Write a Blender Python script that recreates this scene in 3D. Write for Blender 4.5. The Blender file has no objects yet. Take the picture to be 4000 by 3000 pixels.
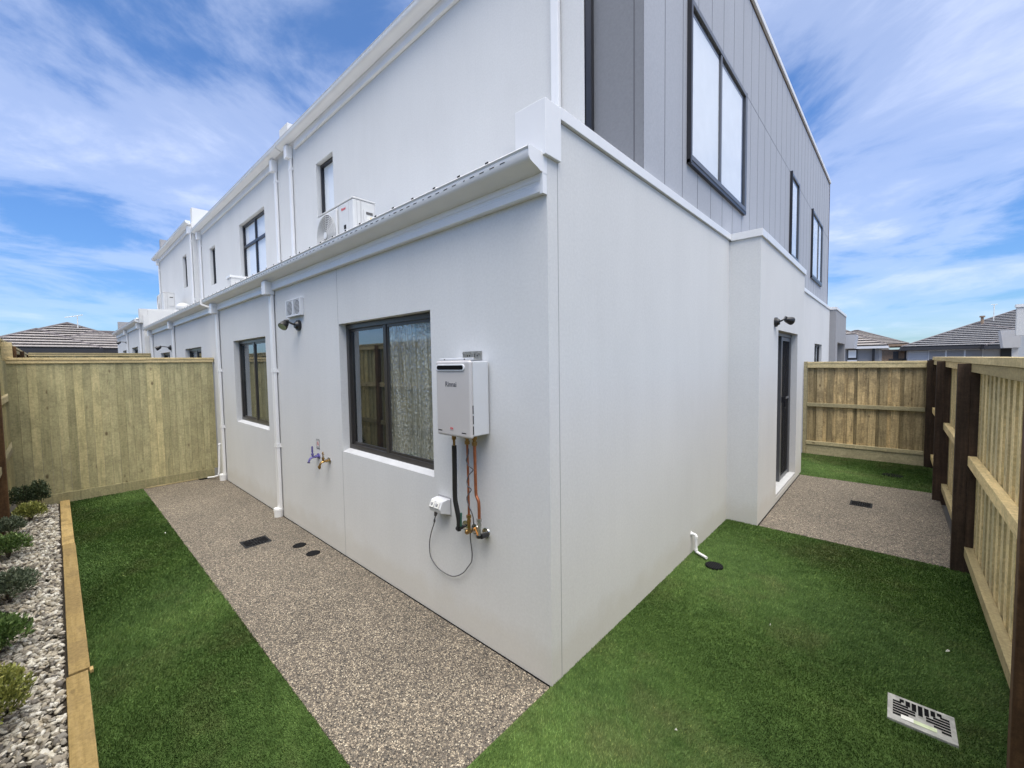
import bpy, bmesh, math, random
import numpy as np
from mathutils import Vector, Matrix
R = math.radians
random.seed(7); rng = np.random.default_rng(7)
sc = bpy.context.scene
C = sc.collection

# ------------------------------------------------------------------ camera
cam_d = bpy.data.cameras.new('camera'); cam = bpy.data.objects.new('camera', cam_d); C.objects.link(cam)
cam_d.sensor_width = 36.0; cam_d.lens = 14.702; cam_d.clip_start = 0.02; cam_d.clip_end = 2000
M = Matrix(((0.73801, -0.02332, 0.67439), (0.67460, 0.04800, -0.73664), (-0.01519, 0.99857, 0.05116)))
cam.matrix_world = Matrix.Translation((1.347, -1.763, 1.78)) @ M.to_4x4()
sc.camera = cam

# ------------------------------------------------------------------ world, sun, exposure
SUN = Vector((0.55, -0.45, 0.0)).normalized() * math.cos(R(64)) + Vector((0, 0, math.sin(R(64))))
w = bpy.data.worlds.new('World'); sc.world = w; w.use_nodes = True
nt = w.node_tree; nt.nodes.clear()
def N(t, ty, **k):
    n = t.nodes.new(ty)
    for a, b in k.items(): setattr(n, a, b)
    return n
def LK(t, a, b): t.links.new(a, b)
def MATH(t, op, a, b=None, c=None, clamp=False):
    n = t.nodes.new('ShaderNodeMath'); n.operation = op; n.use_clamp = clamp
    for i, v in enumerate((a, b, c)):
        if v is None: continue
        if isinstance(v, (int, float)): n.inputs[i].default_value = v
        else: t.links.new(v, n.inputs[i])
    return n.outputs[0]
def RAMP(t, f, stops, interp='LINEAR'):
    n = t.nodes.new('ShaderNodeValToRGB'); cr = n.color_ramp; cr.interpolation = interp
    while len(cr.elements) > 1: cr.elements.remove(cr.elements[-1])
    for i, (p, c) in enumerate(stops):
        e = cr.elements[0] if i == 0 else cr.elements.new(p)
        e.position = p; e.color = (*c, 1) if len(c) == 3 else c
    t.links.new(f, n.inputs[0]); return n.outputs[0]
def MIX(t, f, a, b, mode='MIX'):
    n = t.nodes.new('ShaderNodeMix'); n.data_type = 'RGBA'; n.blend_type = mode
    for s, v in ((n.inputs[0], f), (n.inputs[6], a), (n.inputs[7], b)):
        if isinstance(v, (int, float)): s.default_value = v
        elif isinstance(v, tuple): s.default_value = (*v, 1)
        else: t.links.new(v, s)
    return n.outputs[2]
def NOISE(t, vec, scale, detail=2, rough=.5, dist=0.0):
    n = t.nodes.new('ShaderNodeTexNoise'); n.inputs['Scale'].default_value = scale
    n.inputs['Detail'].default_value = detail; n.inputs['Roughness'].default_value = rough
    n.inputs['Distortion'].default_value = dist
    if vec is not None: t.links.new(vec, n.inputs['Vector'])
    return n.outputs['Fac']
def MAP(t, vec, loc=(0, 0, 0), rot=(0, 0, 0), scale=(1, 1, 1)):
    n = t.nodes.new('ShaderNodeMapping'); n.inputs['Location'].default_value = loc
    n.inputs['Rotation'].default_value = rot; n.inputs['Scale'].default_value = scale
    t.links.new(vec, n.inputs['Vector']); return n.outputs[0]

sky = N(nt, 'ShaderNodeTexSky', sky_type='NISHITA', sun_disc=False)
sky.sun_elevation = R(64); sky.sun_rotation = math.atan2(SUN.x, SUN.y)
sky.air_density = 1.0; sky.dust_density = 0.35; sky.ozone_density = 2.6
tc = N(nt, 'ShaderNodeTexCoord')
sep = N(nt, 'ShaderNodeSeparateXYZ'); LK(nt, tc.outputs['Generated'], sep.inputs[0])
zz = MATH(nt, 'MAXIMUM', MATH(nt, 'ADD', sep.outputs[2], 0.16), 0.02)
comb = N(nt, 'ShaderNodeCombineXYZ')
LK(nt, MATH(nt, 'DIVIDE', sep.outputs[0], zz), comb.inputs[0]); LK(nt, MATH(nt, 'DIVIDE', sep.outputs[1], zz), comb.inputs[1])
rot = MAP(nt, comb.outputs[0], rot=(0, 0, R(-128)))          # streak direction -> x
st = MAP(nt, rot, loc=(6.7, 2.9, 0), scale=(1.15, 1.3, 1))
c1 = NOISE(nt, st, 1.15, 10, .60, .35)
c2 = NOISE(nt, MAP(nt, rot, loc=(9.3, 4.2, 0), scale=(.5, .9, 1)), .75, 4, .5, .2)
cl = MATH(nt, 'ADD', MATH(nt, 'MULTIPLY', c1, .60), MATH(nt, 'MULTIPLY', c2, .50))
hz = MATH(nt, 'MULTIPLY', sep.outputs[2], 5.0, clamp=True)
cf = MATH(nt, 'MULTIPLY', RAMP(nt, cl, [(.465, (0, 0, 0)), (.57, (.40,) * 3), (.69, (.82,) * 3)], 'EASE'), MATH(nt, 'ADD', MATH(nt, 'MULTIPLY', hz, .75), .2))
tint = RAMP(nt, sep.outputs[2], [(0, (.40, .56, .74)), (.12, (.42, .60, .84)), (.35, (.50, .73, 1.03)), (.7, (.74, .92, 1.12))])
skyc = MIX(nt, 1.0, sky.outputs[0], tint, 'MULTIPLY')
cloudc = MIX(nt, hz, (5.9, 6.3, 7.2), (4.75, 5.25, 6.7))
up = MIX(nt, cf, skyc, cloudc)
# added bright cloud overhead, out of view, to fill fences and walls with light
over = RAMP(nt, sep.outputs[2], [(.66, (0,) * 3), (.86, (1,) * 3)])
up = MIX(nt, over, up, (22.0, 21.5, 21.0))
bg = N(nt, 'ShaderNodeBackground'); bg.inputs['Strength'].default_value = 0.08
LK(nt, up, bg.inputs[0]); wo = N(nt, 'ShaderNodeOutputWorld'); LK(nt, bg.outputs[0], wo.inputs[0])
sl = bpy.data.lights.new('sun', 'SUN'); sl.energy = 1.1; sl.angle = R(40); sl.color = (1, .93, .84)
so = bpy.data.objects.new('sun', sl); C.objects.link(so); so.rotation_euler = SUN.to_track_quat('Z', 'Y').to_euler()
sc.view_settings.view_transform = 'Standard'; sc.view_settings.look = 'None'
sc.view_settings.exposure = 1.22; sc.view_settings.gamma = 1.0; sc.view_settings.use_curve_mapping = False

# ------------------------------------------------------------------ materials
MATS = {}
def new_mat(name):
    m = bpy.data.materials.new(name); m.use_nodes = True; MATS[name] = m
    t = m.node_tree; b = t.nodes['Principled BSDF']; return m, t, b
def setc(t, sock, v):
    if isinstance(v, tuple): sock.default_value = (*v, 1)
    else: t.links.new(v, sock)
def bump(t, b, h, strength=.3, dist=.01):
    n = t.nodes.new('ShaderNodeBump'); n.inputs['Strength'].default_value = strength
    n.inputs['Distance'].default_value = dist; t.links.new(h, n.inputs['Height']); t.links.new(n.outputs[0], b.inputs['Normal'])
def OBJ(t): return t.nodes.new('ShaderNodeTexCoord').outputs['Object']
def POS(t): return t.nodes.new('ShaderNodeNewGeometry').outputs['Position']
def plain(name, col, rough=.5, metal=0.0, var=.06, spec=.5, nscale=6, bmp=0, bscale=200, coat=0):
    m, t, b = new_mat(name)
    n = NOISE(t, POS(t), nscale, 5, .6)
    lo = tuple(c * (1 - var) for c in col); hi = tuple(min(1, c * (1 + var)) for c in col)
    setc(t, b.inputs['Base Color'], RAMP(t, n, [(.3, lo), (.7, hi)]))
    b.inputs['Roughness'].default_value = rough; b.inputs['Metallic'].default_value = metal
    b.inputs['Specular IOR Level'].default_value = spec; b.inputs['Coat Weight'].default_value = coat
    if bmp: bump(t, b, NOISE(t, POS(t), bscale, 2), bmp, .002)
    return m

def render_wall(name, col):
    m, t, b = new_mat(name); p = POS(t)
    big = NOISE(t, MAP(t, p, scale=(.8, .8, .5)), 1.3, 5, .6)
    fine = NOISE(t, p, 60, 4, .7)
    drip = NOISE(t, MAP(t, p, scale=(7, 7, .35)), 1.5, 4, .6)
    c = RAMP(t, big, [(.3, tuple(x * .95 for x in col)), (.7, tuple(min(1, x * 1.03) for x in col))])
    c = MIX(t, .5, c, RAMP(t, fine, [(.35, (.87, .87, .875)), (.65, (1.02, 1.02, 1.02))]), 'MULTIPLY')
    c = MIX(t, .10, c, RAMP(t, drip, [(.35, (.88, .88, .87)), (.6, (1, 1, 1))]), 'MULTIPLY')
    sx = t.nodes.new('ShaderNodeSeparateXYZ'); LK(t, p, sx.inputs[0])       # faint soil splash at the foot of the wall
    foot = MATH(t, 'SUBTRACT', 1.0, MATH(t, 'DIVIDE', MATH(t, 'ADD', sx.outputs[2], MATH(t, 'MULTIPLY', NOISE(t, p, 6, 4), -.25)), .14), clamp=True)
    c = MIX(t, MATH(t, 'MULTIPLY', foot, .28), c, (.48, .44, .36))
    setc(t, b.inputs['Base Color'], c); b.inputs['Roughness'].default_value = .92; b.inputs['Specular IOR Level'].default_value = .25
    h = MATH(t, 'ADD', NOISE(t, p, 210, 3, .7), MATH(t, 'MULTIPLY', NOISE(t, p, 40, 2), .5))
    bump(t, b, h, .35, .003)
    return m
render_wall('render', (.655, .66, .655))
plain('white_metal', (.76, .765, .77), .35, var=.03, nscale=3)
plain('white_plastic', (.70, .71, .73), .4, var=.03)
plain('pvc', (.80, .81, .82), .3, var=.04)
plain('seam', (.33, .33, .34), .9)
plain('black_metal', (.018, .018, .022), .35, var=.2)
plain('bronze_frame', (.085, .08, .078), .3, .6, var=.1)
plain('grey_frame', (.13, .135, .145), .35, .3, var=.05)
plain('black_plastic', (.015, .015, .016), .4, var=.2)
plain('dark', (.006, .006, .007), 1, spec=.1)
plain('room', (.02, .02, .021), 1)
plain('dark_grate', (.022, .023, .025), .9, var=.3, nscale=60, spec=.15)
plain('steel_grate', (.33, .33, .31), .85, 0, var=.35, nscale=25)
plain('copper', (.38, .14, .07), .45, .75, var=.3, nscale=30)
plain('brass', (.38, .24, .09), .35, .9, var=.25, nscale=60)
plain('orange_handle', (.65, .27, .06), .5)
plain('green_handle', (.02, .10, .07), .5)
plain('chrome', (.72, .73, .75), .1, 1.0)
plain('galvanised', (.42, .42, .40), .35, .8, var=.15, nscale=40)
plain('purple', (.11, .095, .28), .45, var=.15, nscale=50)
plain('heater_white', (.54, .52, .51), .42, .15, var=.03, nscale=4)
plain('heater_side', (.62, .635, .655), .4, .1, var=.03)
plain('red_print', (.6, .03, .04), .5)
plain('grey_print', (.09, .09, .10), .5)
plain('ac_white', (.62, .625, .62), .45, var=.04)
plain('ac_grille', (.10, .10, .10), .6, var=.08)
plain('sticker', (.55, .62, .40), .6, var=.2, nscale=40)
plain('sill_toned_down', (.52, .53, .54), .8)  # wall render colour darkened to offset strong overhead light on flat sills
plain('sticker_white', (.72, .72, .68), .6)
plain('yellow_print', (.75, .5, .05), .5)
plain('cable', (.09, .09, .10), .5)
plain('roof_metal', (.66, .67, .68), .4, .1, var=.04)
plain('reflector', (.6, .6, .56), .2, .7)
plain('blind', (.86, .87, .87), .8, var=.03)
plain('porch_grey', (.30, .30, .31), .85, var=.05)
plain('weatherboard', (.50, .51, .54), .6, var=.03)
plain('fascia_dark', (.035, .035, .04), .5)
plain('soil', (.045, .036, .026), 1, var=.4, nscale=30, bmp=.8, bscale=60)
plain('ground', (.11, .10, .085), 1, var=.3, nscale=.6)
plain('brick_tan', (.28, .20, .14), .9, var=.3, nscale=12)

def curtain():
    m, t, b = new_mat('curtain'); p = POS(t)
    wv = NOISE(t, MAP(t, p, scale=(22, 22, .3)), 1.0, 3, .5)
    setc(t, b.inputs['Base Color'], RAMP(t, wv, [(.3, (.03, .032, .03)), (.5, (.10, .105, .10)), (.7, (.24, .25, .24))])); b.inputs['Roughness'].default_value = 1
    return m
curtain()
def flyscreen():
    m, t, b = new_mat('flyscreen'); setc(t, b.inputs['Base Color'], (.022, .022, .024)); b.inputs['Roughness'].default_value = 1; b.inputs['Specular IOR Level'].default_value = .1
    tr = t.nodes.new('ShaderNodeBsdfTransparent'); mx = t.nodes.new('ShaderNodeMixShader'); mx.inputs[0].default_value = .74
    LK(t, tr.outputs[0], mx.inputs[1]); LK(t, b.outputs[0], mx.inputs[2]); LK(t, mx.outputs[0], t.nodes['Material Output'].inputs[0]); return m
flyscreen()
def glass(name, wet=False, refl=1.0, tint=(.85, .9, .9), graze=1.0):
    m, t, b = new_mat(name); out = t.nodes['Material Output']; t.nodes.remove(b)
    tr = t.nodes.new('ShaderNodeBsdfTransparent'); tr.inputs[0].default_value = (*tint, 1)
    gl = t.nodes.new('ShaderNodeBsdfGlossy'); gl.inputs['Roughness'].default_value = .015 if not wet else .06
    gl.inputs['Color'].default_value = (.9, .95, 1, 1)
    lw = t.nodes.new('ShaderNodeLayerWeight'); lw.inputs[0].default_value = .5
    f = MATH(t, 'ADD', MATH(t, 'MULTIPLY', MATH(t, 'POWER', lw.outputs['Facing'], 4.0), (1 - refl) * graze), refl, clamp=True)
    if wet:
        p = POS(t)
        vo = t.nodes.new('ShaderNodeTexVoronoi'); vo.inputs['Scale'].default_value = 70; LK(t, p, vo.inputs['Vector'])
        dr = RAMP(t, vo.outputs['Distance'], [(.0, (1,) * 3), (.45, (0,) * 3)])
        run = RAMP(t, NOISE(t, MAP(t, p, scale=(16, 16, .7)), 1.4, 3, .6, .6), [(.40, (0,) * 3), (.47, (1,) * 3)])
        mott = RAMP(t, MATH(t, 'ADD', MATH(t, 'MULTIPLY', NOISE(t, p, 48, 5, .85), .8), MATH(t, 'MULTIPLY', NOISE(t, MAP(t, p, scale=(14, 14, 1.2)), 1, 3), .2)), [(.44, (0,) * 3), (.58, (1,) * 3)])
        wetm = MATH(t, 'MULTIPLY', dr, run)
        bn = t.nodes.new('ShaderNodeBump'); bn.inputs['Strength'].default_value = .6; bn.inputs['Distance'].default_value = .004
        LK(t, wetm, bn.inputs['Height']); LK(t, bn.outputs[0], gl.inputs['Normal'])
        df = t.nodes.new('ShaderNodeBsdfDiffuse'); df.inputs[0].default_value = (.72, .76, .68, 1)
        mx0 = t.nodes.new('ShaderNodeMixShader'); LK(t, MATH(t, 'MULTIPLY', mott, MATH(t, 'ADD', MATH(t, 'MULTIPLY', run, .30), .24)), mx0.inputs[0])
        LK(t, tr.outputs[0], mx0.inputs[1]); LK(t, df.outputs[0], mx0.inputs[2]); base = mx0.outputs[0]
    else: base = tr.outputs[0]
    mx = t.nodes.new('ShaderNodeMixShader'); LK(t, f, mx.inputs[0]); LK(t, base, mx.inputs[1]); LK(t, gl.outputs[0], mx.inputs[2])
    LK(t, mx.outputs[0], out.inputs[0]); return m
glass('glass', refl=.22); glass('glass_dark', refl=.03, graze=.10); glass('glass_wet', wet=True, refl=.26); glass('glass_sky', refl=.04, graze=.6, tint=(.97, .985, 1.0))

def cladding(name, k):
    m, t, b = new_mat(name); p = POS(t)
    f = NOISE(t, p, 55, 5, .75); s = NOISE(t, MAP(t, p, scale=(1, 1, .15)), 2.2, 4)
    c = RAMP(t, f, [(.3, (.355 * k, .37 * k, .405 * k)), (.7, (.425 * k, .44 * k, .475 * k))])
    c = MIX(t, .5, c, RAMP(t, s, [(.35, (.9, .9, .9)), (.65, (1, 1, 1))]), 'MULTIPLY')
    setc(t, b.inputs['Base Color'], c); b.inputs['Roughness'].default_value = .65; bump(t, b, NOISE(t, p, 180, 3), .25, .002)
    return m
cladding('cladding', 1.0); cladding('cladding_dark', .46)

def timber(name, base, dark, warm, knots=True, grain_axis=2, dirt=.35):
    """treated pine; colour attribute 'board' varies each board"""
    m, t, b = new_mat(name); p = POS(t)
    at = t.nodes.new('ShaderNodeAttribute'); at.attribute_name = 'board'; at.attribute_type = 'GEOMETRY'
    sp = t.nodes.new('ShaderNodeSeparateColor'); LK(t, at.outputs['Color'], sp.inputs[0])
    off = t.nodes.new('ShaderNodeCombineXYZ'); o1 = MATH(t, 'MULTIPLY', sp.outputs[1], 37.0)
    for i in range(3): LK(t, o1, off.inputs[i])
    va = t.nodes.new('ShaderNodeVectorMath'); va.operation = 'ADD'; LK(t, p, va.inputs[0]); LK(t, off.outputs[0], va.inputs[1]); pv = va.outputs[0]
    sc_ = [16, 16, 16]; sc_[grain_axis] = 1.1
    grain = NOISE(t, MAP(t, pv, scale=tuple(sc_)), 2.2, 7, .68, .35)
    c = RAMP(t, grain, [(.28, dark), (.5, base), (.72, warm)])
    c = MIX(t, 1.0, c, RAMP(t, sp.outputs[0], [(0, (.52, .52, .48)), (.5, (.95, .95, .93)), (1, (1.28, 1.2, 1.06))]), 'MULTIPLY')
    blot = NOISE(t, pv, 3.2, 6, .72)
    c = MIX(t, MATH(t, 'MULTIPLY', RAMP(t, blot, [(.47, (0,) * 3), (.58, (1,) * 3)]), dirt), c, tuple(x * .45 for x in base))
    gr = NOISE(t, p, 42, 4, .8)
    c = MIX(t, .55, c, RAMP(t, gr, [(.32, (.50,) * 3), (.66, (1.22,) * 3)]), 'MULTIPLY')
    if knots:
        vo = t.nodes.new('ShaderNodeTexVoronoi'); vo.inputs['Scale'].default_value = 1.0
        ks = [9, 9, 9]; ks[grain_axis] = 4.5
        LK(t, MAP(t, pv, scale=tuple(ks)), vo.inputs['Vector'])
        kd = MATH(t, 'ADD', vo.outputs['Distance'], MATH(t, 'MULTIPLY', NOISE(t, pv, 60, 2), .06))
        k = RAMP(t, kd, [(.10, (1,) * 3), (.20, (0,) * 3)])
        vc = t.nodes.new('ShaderNodeSeparateColor'); LK(t, vo.outputs['Color'], vc.inputs[0])
        k = MATH(t, 'MULTIPLY', k, RAMP(t, vc.outputs[0], [(.45, (0,) * 3), (.75, (1,) * 3)]))
        c = MIX(t, MATH(t, 'MULTIPLY', k, .8), c, (.10, .065, .035))
    setc(t, b.inputs['Base Color'], c); b.inputs['Roughness'].default_value = .85; b.inputs['Specular IOR Level'].default_value = .25
    bump(t, b, MATH(t, 'ADD', grain, MATH(t, 'MULTIPLY', gr, .4)), .4, .003)
    return m
timber('paling', (.51, .465, .265), (.35, .33, .185), (.62, .54, .31))
timber('paling_brown', (.50, .39, .22), (.22, .17, .10), (.70, .55, .32), dirt=.6)
timber('paling_warm', (.64, .55, .33), (.44, .38, .22), (.76, .62, .38))
timber('rail_y', (.66, .545, .31), (.50, .40, .22), (.78, .62, .35), grain_axis=1, dirt=.25)
timber('rail_x', (.52, .46, .29), (.38, .33, .20), (.61, .51, .32), grain_axis=0, dirt=.3)
timber('post', (.075, .050, .037), (.036, .026, .020), (.13, .082, .055), knots=False, dirt=.5)
timber('post_brown', (.115, .066, .036), (.06, .036, .022), (.17, .10, .05), knots=False, dirt=.5)
timber('sleeper', (.62, .44, .19), (.46, .32, .13), (.72, .52, .25), grain_axis=0, dirt=.85)

def aggregate():
    m, t, b = new_mat('aggregate'); p = POS(t)
    def vor(s):
        v = t.nodes.new('ShaderNodeTexVoronoi'); v.inputs['Scale'].default_value = s; LK(t, MAP(t, p, scale=(1, 1, .3)), v.inputs['Vector']); return v
    v1 = vor(135); v2 = vor(48)
    sp = t.nodes.new('ShaderNodeSeparateColor'); LK(t, v1.outputs['Color'], sp.inputs[0])
    st_ = RAMP(t, sp.outputs[0], [(0, (.026, .023, .020)), (.18, (.11, .09, .07)), (.38, (.25, .215, .165)), (.55, (.39, .335, .255)), (.70, (.19, .16, .125)), (.84, (.46, .40, .30)), (.95, (.62, .56, .44))], 'CONSTANT')
    sp2 = t.nodes.new('ShaderNodeSeparateColor'); LK(t, v2.outputs['Color'], sp2.inputs[0])
    c = MIX(t, RAMP(t, v1.outputs['Distance'], [(.35, (0,) * 3), (.75, (1,) * 3)]), st_, (.105, .095, .08))
    c = MIX(t, .35, c, RAMP(t, sp2.outputs[0], [(0, (.5, .48, .46)), (1, (1.25, 1.2, 1.15))]), 'MULTIPLY')
    big = NOISE(t, p, 1.6, 6, .65)
    c = MIX(t, .55, c, RAMP(t, big, [(.32, (.62, .60, .58)), (.62, (1.08, 1.05, 1.02))]), 'MULTIPLY')
    setc(t, b.inputs['Base Color'], c); b.inputs['Roughness'].default_value = .7
    h = RAMP(t, v1.outputs['Distance'], [(0, (1,) * 3), (.8, (0,) * 3)]); bump(t, b, h, .9, .004)
    return m
aggregate()

def turf(name, blades):
    m, t, b = new_mat(name); p = POS(t)
    big = NOISE(t, p, .9, 5, .6, .3); mid = NOISE(t, MAP(t, p, scale=(1, 1.6, 1)), 7, 4, .6)
    c = RAMP(t, big, [(.30, (.066, .124, .034)), (.50, (.094, .168, .045)), (.68, (.126, .212, .058))])
    c = MIX(t, .7, c, RAMP(t, mid, [(.3, (.62, .66, .6)), (.7, (1.3, 1.25, 1.3))]), 'MULTIPLY')
    worn = MATH(t, 'MULTIPLY', RAMP(t, NOISE(t, MAP(t, p, loc=(4.4, 1.9, 0)), 1.35, 5, .65), [(.50, (0,) * 3), (.68, (1,) * 3)]), .38)
    c = MIX(t, worn, c, (.17, .155, .08))
    if blades:
        at = t.nodes.new('ShaderNodeAttribute'); at.attribute_name = 'board'; at.attribute_type = 'GEOMETRY'
        sp = t.nodes.new('ShaderNodeSeparateColor'); LK(t, at.outputs['Color'], sp.inputs[0])
        c = MIX(t, 1.0, c, RAMP(t, sp.outputs[0], [(0, (.55, .6, .55)), (.6, (1.1, 1.1, 1.05)), (.95, (1.5, 1.4, 1.4)), (1, (2.2, 1.7, 1.6))]), 'MULTIPLY')
        sh = .55
    else:
        c = MIX(t, 1.0, c, (.55, .55, .5), 'MULTIPLY'); sh = 1
    setc(t, b.inputs['Base Color'], c); b.inputs['Roughness'].default_value = .6 if blades else 1; b.inputs['Specular IOR Level'].default_value = .2
    return m
turf('turf_base', False); turf('turf_blade', True)

def attr_mat(name, stops, rough=.8, nz=30):
    m, t, b = new_mat(name)
    at = t.nodes.new('ShaderNodeAttribute'); at.attribute_name = 'board'; at.attribute_type = 'GEOMETRY'
    sp = t.nodes.new('ShaderNodeSeparateColor'); LK(t, at.outputs['Color'], sp.inputs[0])
    c = RAMP(t, sp.outputs[0], stops); c = MIX(t, .6, c, RAMP(t, NOISE(t, POS(t), nz, 4, .7), [(.3, (.7,) * 3), (.7, (1.15,) * 3)]), 'MULTIPLY')
    setc(t, b.inputs['Base Color'], c); b.inputs['Roughness'].default_value = rough; return m
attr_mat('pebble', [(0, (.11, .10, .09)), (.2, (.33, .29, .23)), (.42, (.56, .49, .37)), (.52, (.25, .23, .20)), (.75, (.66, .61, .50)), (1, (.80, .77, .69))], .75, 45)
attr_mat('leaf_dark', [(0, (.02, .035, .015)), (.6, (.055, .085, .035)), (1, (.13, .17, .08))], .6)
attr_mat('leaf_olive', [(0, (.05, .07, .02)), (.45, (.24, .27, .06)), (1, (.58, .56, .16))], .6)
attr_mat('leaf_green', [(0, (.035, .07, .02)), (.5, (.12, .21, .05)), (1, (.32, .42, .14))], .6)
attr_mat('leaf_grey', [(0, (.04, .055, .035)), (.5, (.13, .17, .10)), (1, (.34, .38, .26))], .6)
plain('bark', (.09, .07, .05), .9, var=.3, nscale=20)

def rooftile(name, a, bcol, axis):
    """rows of tiles: mottled colour, darker joints between tiles along each row"""
    m, t, b = new_mat(name); p = POS(t)
    sx = t.nodes.new('ShaderNodeSeparateXYZ'); LK(t, p, sx.inputs[0])
    n = NOISE(t, p, 5, 4, .7)
    c = RAMP(t, n, [(.3, a), (.7, bcol)])
    cross = sx.outputs[axis]
    fr = MATH(t, 'FRACT', MATH(t, 'MULTIPLY', cross, 3.2))
    c = MIX(t, .3, c, RAMP(t, fr, [(0, (.6,) * 3), (.12, (1,) * 3), (.9, (1,) * 3), (1, (.6,) * 3)]), 'MULTIPLY')
    setc(t, b.inputs['Base Color'], c); b.inputs['Roughness'].default_value = .6; return m
rooftile('tile_left', (.21, .19, .18), (.30, .275, .26), 1)
rooftile('tile_right', (.12, .122, .135), (.19, .19, .20), 0)
plain('tile_ridge', (.10, .085, .09), .7, var=.2)

# ------------------------------------------------------------------ mesh helper
def rootloc(o):
    while o.parent: o = o.parent
    return o.location.copy()
class MB:
    def __init__(s, f=None): s.v = []; s.f = []; s.c = []; s.map = f; s.col = (.5, .5, .5, 1)
    def _add(s, vs, fs):
        b = len(s.v)
        s.v += [tuple(s.map(*q)) if s.map else tuple(q) for q in vs]
        s.f += [tuple(b + i for i in q) for q in fs]; s.c += [s.col] * len(fs)
    def rnd(s): s.col = (random.random(), random.random(), random.random(), 1)
    def box(s, x0, x1, y0, y1, z0, z1):
        s._add([(x0, y0, z0), (x1, y0, z0), (x1, y1, z0), (x0, y1, z0), (x0, y0, z1), (x1, y0, z1), (x1, y1, z1), (x0, y1, z1)],
               [(0, 3, 2, 1), (4, 5, 6, 7), (0, 1, 5, 4), (1, 2, 6, 5), (2, 3, 7, 6), (3, 0, 4, 7)])
    def quad(s, *p): s._add(p, [tuple(range(len(p)))])
    def prism(s, prof, axis, a0, a1):
        def P(u, v, a):
            return {0: (a, u, v), 1: (u, a, v), 2: (u, v, a)}[axis]
        n = len(prof)
        s._add([P(u, v, a0) for u, v in prof] + [P(u, v, a1) for u, v in prof],
               [tuple(range(n)), tuple(range(2 * n - 1, n - 1, -1))] + [(i, (i + 1) % n, n + (i + 1) % n, n + i) for i in range(n)])
    def cyl(s, p0, p1, r0, r1=None, n=14, cap=True):
        r1 = r0 if r1 is None else r1
        p0 = Vector(p0); p1 = Vector(p1); d = (p1 - p0).normalized()
        a = d.orthogonal().normalized(); b = d.cross(a)
        vs = [p0 + (a * math.cos(2 * math.pi * i / n) + b * math.sin(2 * math.pi * i / n)) * r0 for i in range(n)]
        vs += [p1 + (a * math.cos(2 * math.pi * i / n) + b * math.sin(2 * math.pi * i / n)) * r1 for i in range(n)]
        fs = [(i, (i + 1) % n, n + (i + 1) % n, n + i) for i in range(n)]
        if cap: fs += [tuple(range(n - 1, -1, -1)), tuple(range(n, 2 * n))]
        s._add(vs, fs)
    def tube(s, pts, r, n=10, smooth=3):
        pts = [Vector(p) for p in pts]
        if smooth:                                            # Catmull-Rom
            q = [pts[0]] + pts + [pts[-1]]; out = []
            for i in range(1, len(q) - 2):
                for k in range(smooth):
                    u = k / smooth; a, b, c, d = q[i - 1:i + 3]
                    out.append(.5 * ((2 * b) + (c - a) * u + (2 * a - 5 * b + 4 * c - d) * u * u + (3 * b - a - 3 * c + d) * u ** 3))
            out.append(pts[-1]); pts = out
        vs = []; fs = []; ref = None
        for i, p in enumerate(pts):
            d = (pts[min(i + 1, len(pts) - 1)] - pts[max(i - 1, 0)]).normalized()
            a = d.orthogonal().normalized() if ref is None else (ref - d * ref.dot(d)).normalized()
            ref = a; b = d.cross(a); rr = r[i * (len(r) - 1) // max(1, len(pts) - 1)] if isinstance(r, (list, tuple)) else r
            vs += [p + (a * math.cos(2 * math.pi * k / n) + b * math.sin(2 * math.pi * k / n)) * rr for k in range(n)]
        for i in range(len(pts) - 1):
            fs += [(i * n + k, i * n + (k + 1) % n, (i + 1) * n + (k + 1) % n, (i + 1) * n + k) for k in range(n)]
        fs += [tuple(range(n - 1, -1, -1)), tuple(range((len(pts) - 1) * n, len(pts) * n))]
        s._add(vs, fs)
    def sphere(s, c, r, sx=1, sy=1, sz=1, nu=14, nv=8):
        vs = []; fs = []
        for j in range(nv + 1):
            th = math.pi * j / nv
            for i in range(nu):
                ph = 2 * math.pi * i / nu
                vs.append((c[0] + r * sx * math.sin(th) * math.cos(ph), c[1] + r * sy * math.sin(th) * math.sin(ph), c[2] + r * sz * math.cos(th)))
        for j in range(nv):
            for i in range(nu): fs.append((j * nu + i, j * nu + (i + 1) % nu, (j + 1) * nu + (i + 1) % nu, (j + 1) * nu + i))
        s._add(vs, fs)
    def build(s, name, mat, parent=None, bevel=0, smooth=False, recalc=True, seg=2, extra=()):
        nf0 = len(s.f)
        for mb, em in extra:
            b0 = len(s.v); s.v += mb.v; s.f += [tuple(b0 + i for i in q) for q in mb.f]; s.c += mb.c
        me = bpy.data.meshes.new(name); off = rootloc(parent) if parent else Vector((0, 0, 0))
        me.from_pydata([(x - off.x, y - off.y, z - off.z) for x, y, z in s.v], [], s.f)
        ca = me.color_attributes.new('board', 'FLOAT_COLOR', 'CORNER')
        arr = np.repeat(np.array(s.c, dtype=np.float32), [len(f) for f in s.f], axis=0)
        ca.data.foreach_set('color', arr.ravel())
        me.materials.append(MATS[mat])
        k0 = nf0
        for mi, (mb, em) in enumerate(extra):
            me.materials.append(MATS[em])
            for k in range(k0, k0 + len(mb.f)): me.polygons[k].material_index = mi + 1
            k0 += len(mb.f)
        if recalc:
            bm = bmesh.new(); bm.from_mesh(me); bmesh.ops.recalc_face_normals(bm, faces=bm.faces); bm.to_mesh(me); bm.free()
        if smooth:
            me.polygons.foreach_set('use_smooth', [True] * len(me.polygons))
        o = bpy.data.objects.new(name, me); C.objects.link(o)
        if smooth:
            try: me.set_sharp_from_angle(angle=R(40))
            except Exception: pass
        if parent: o.parent = parent
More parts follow.
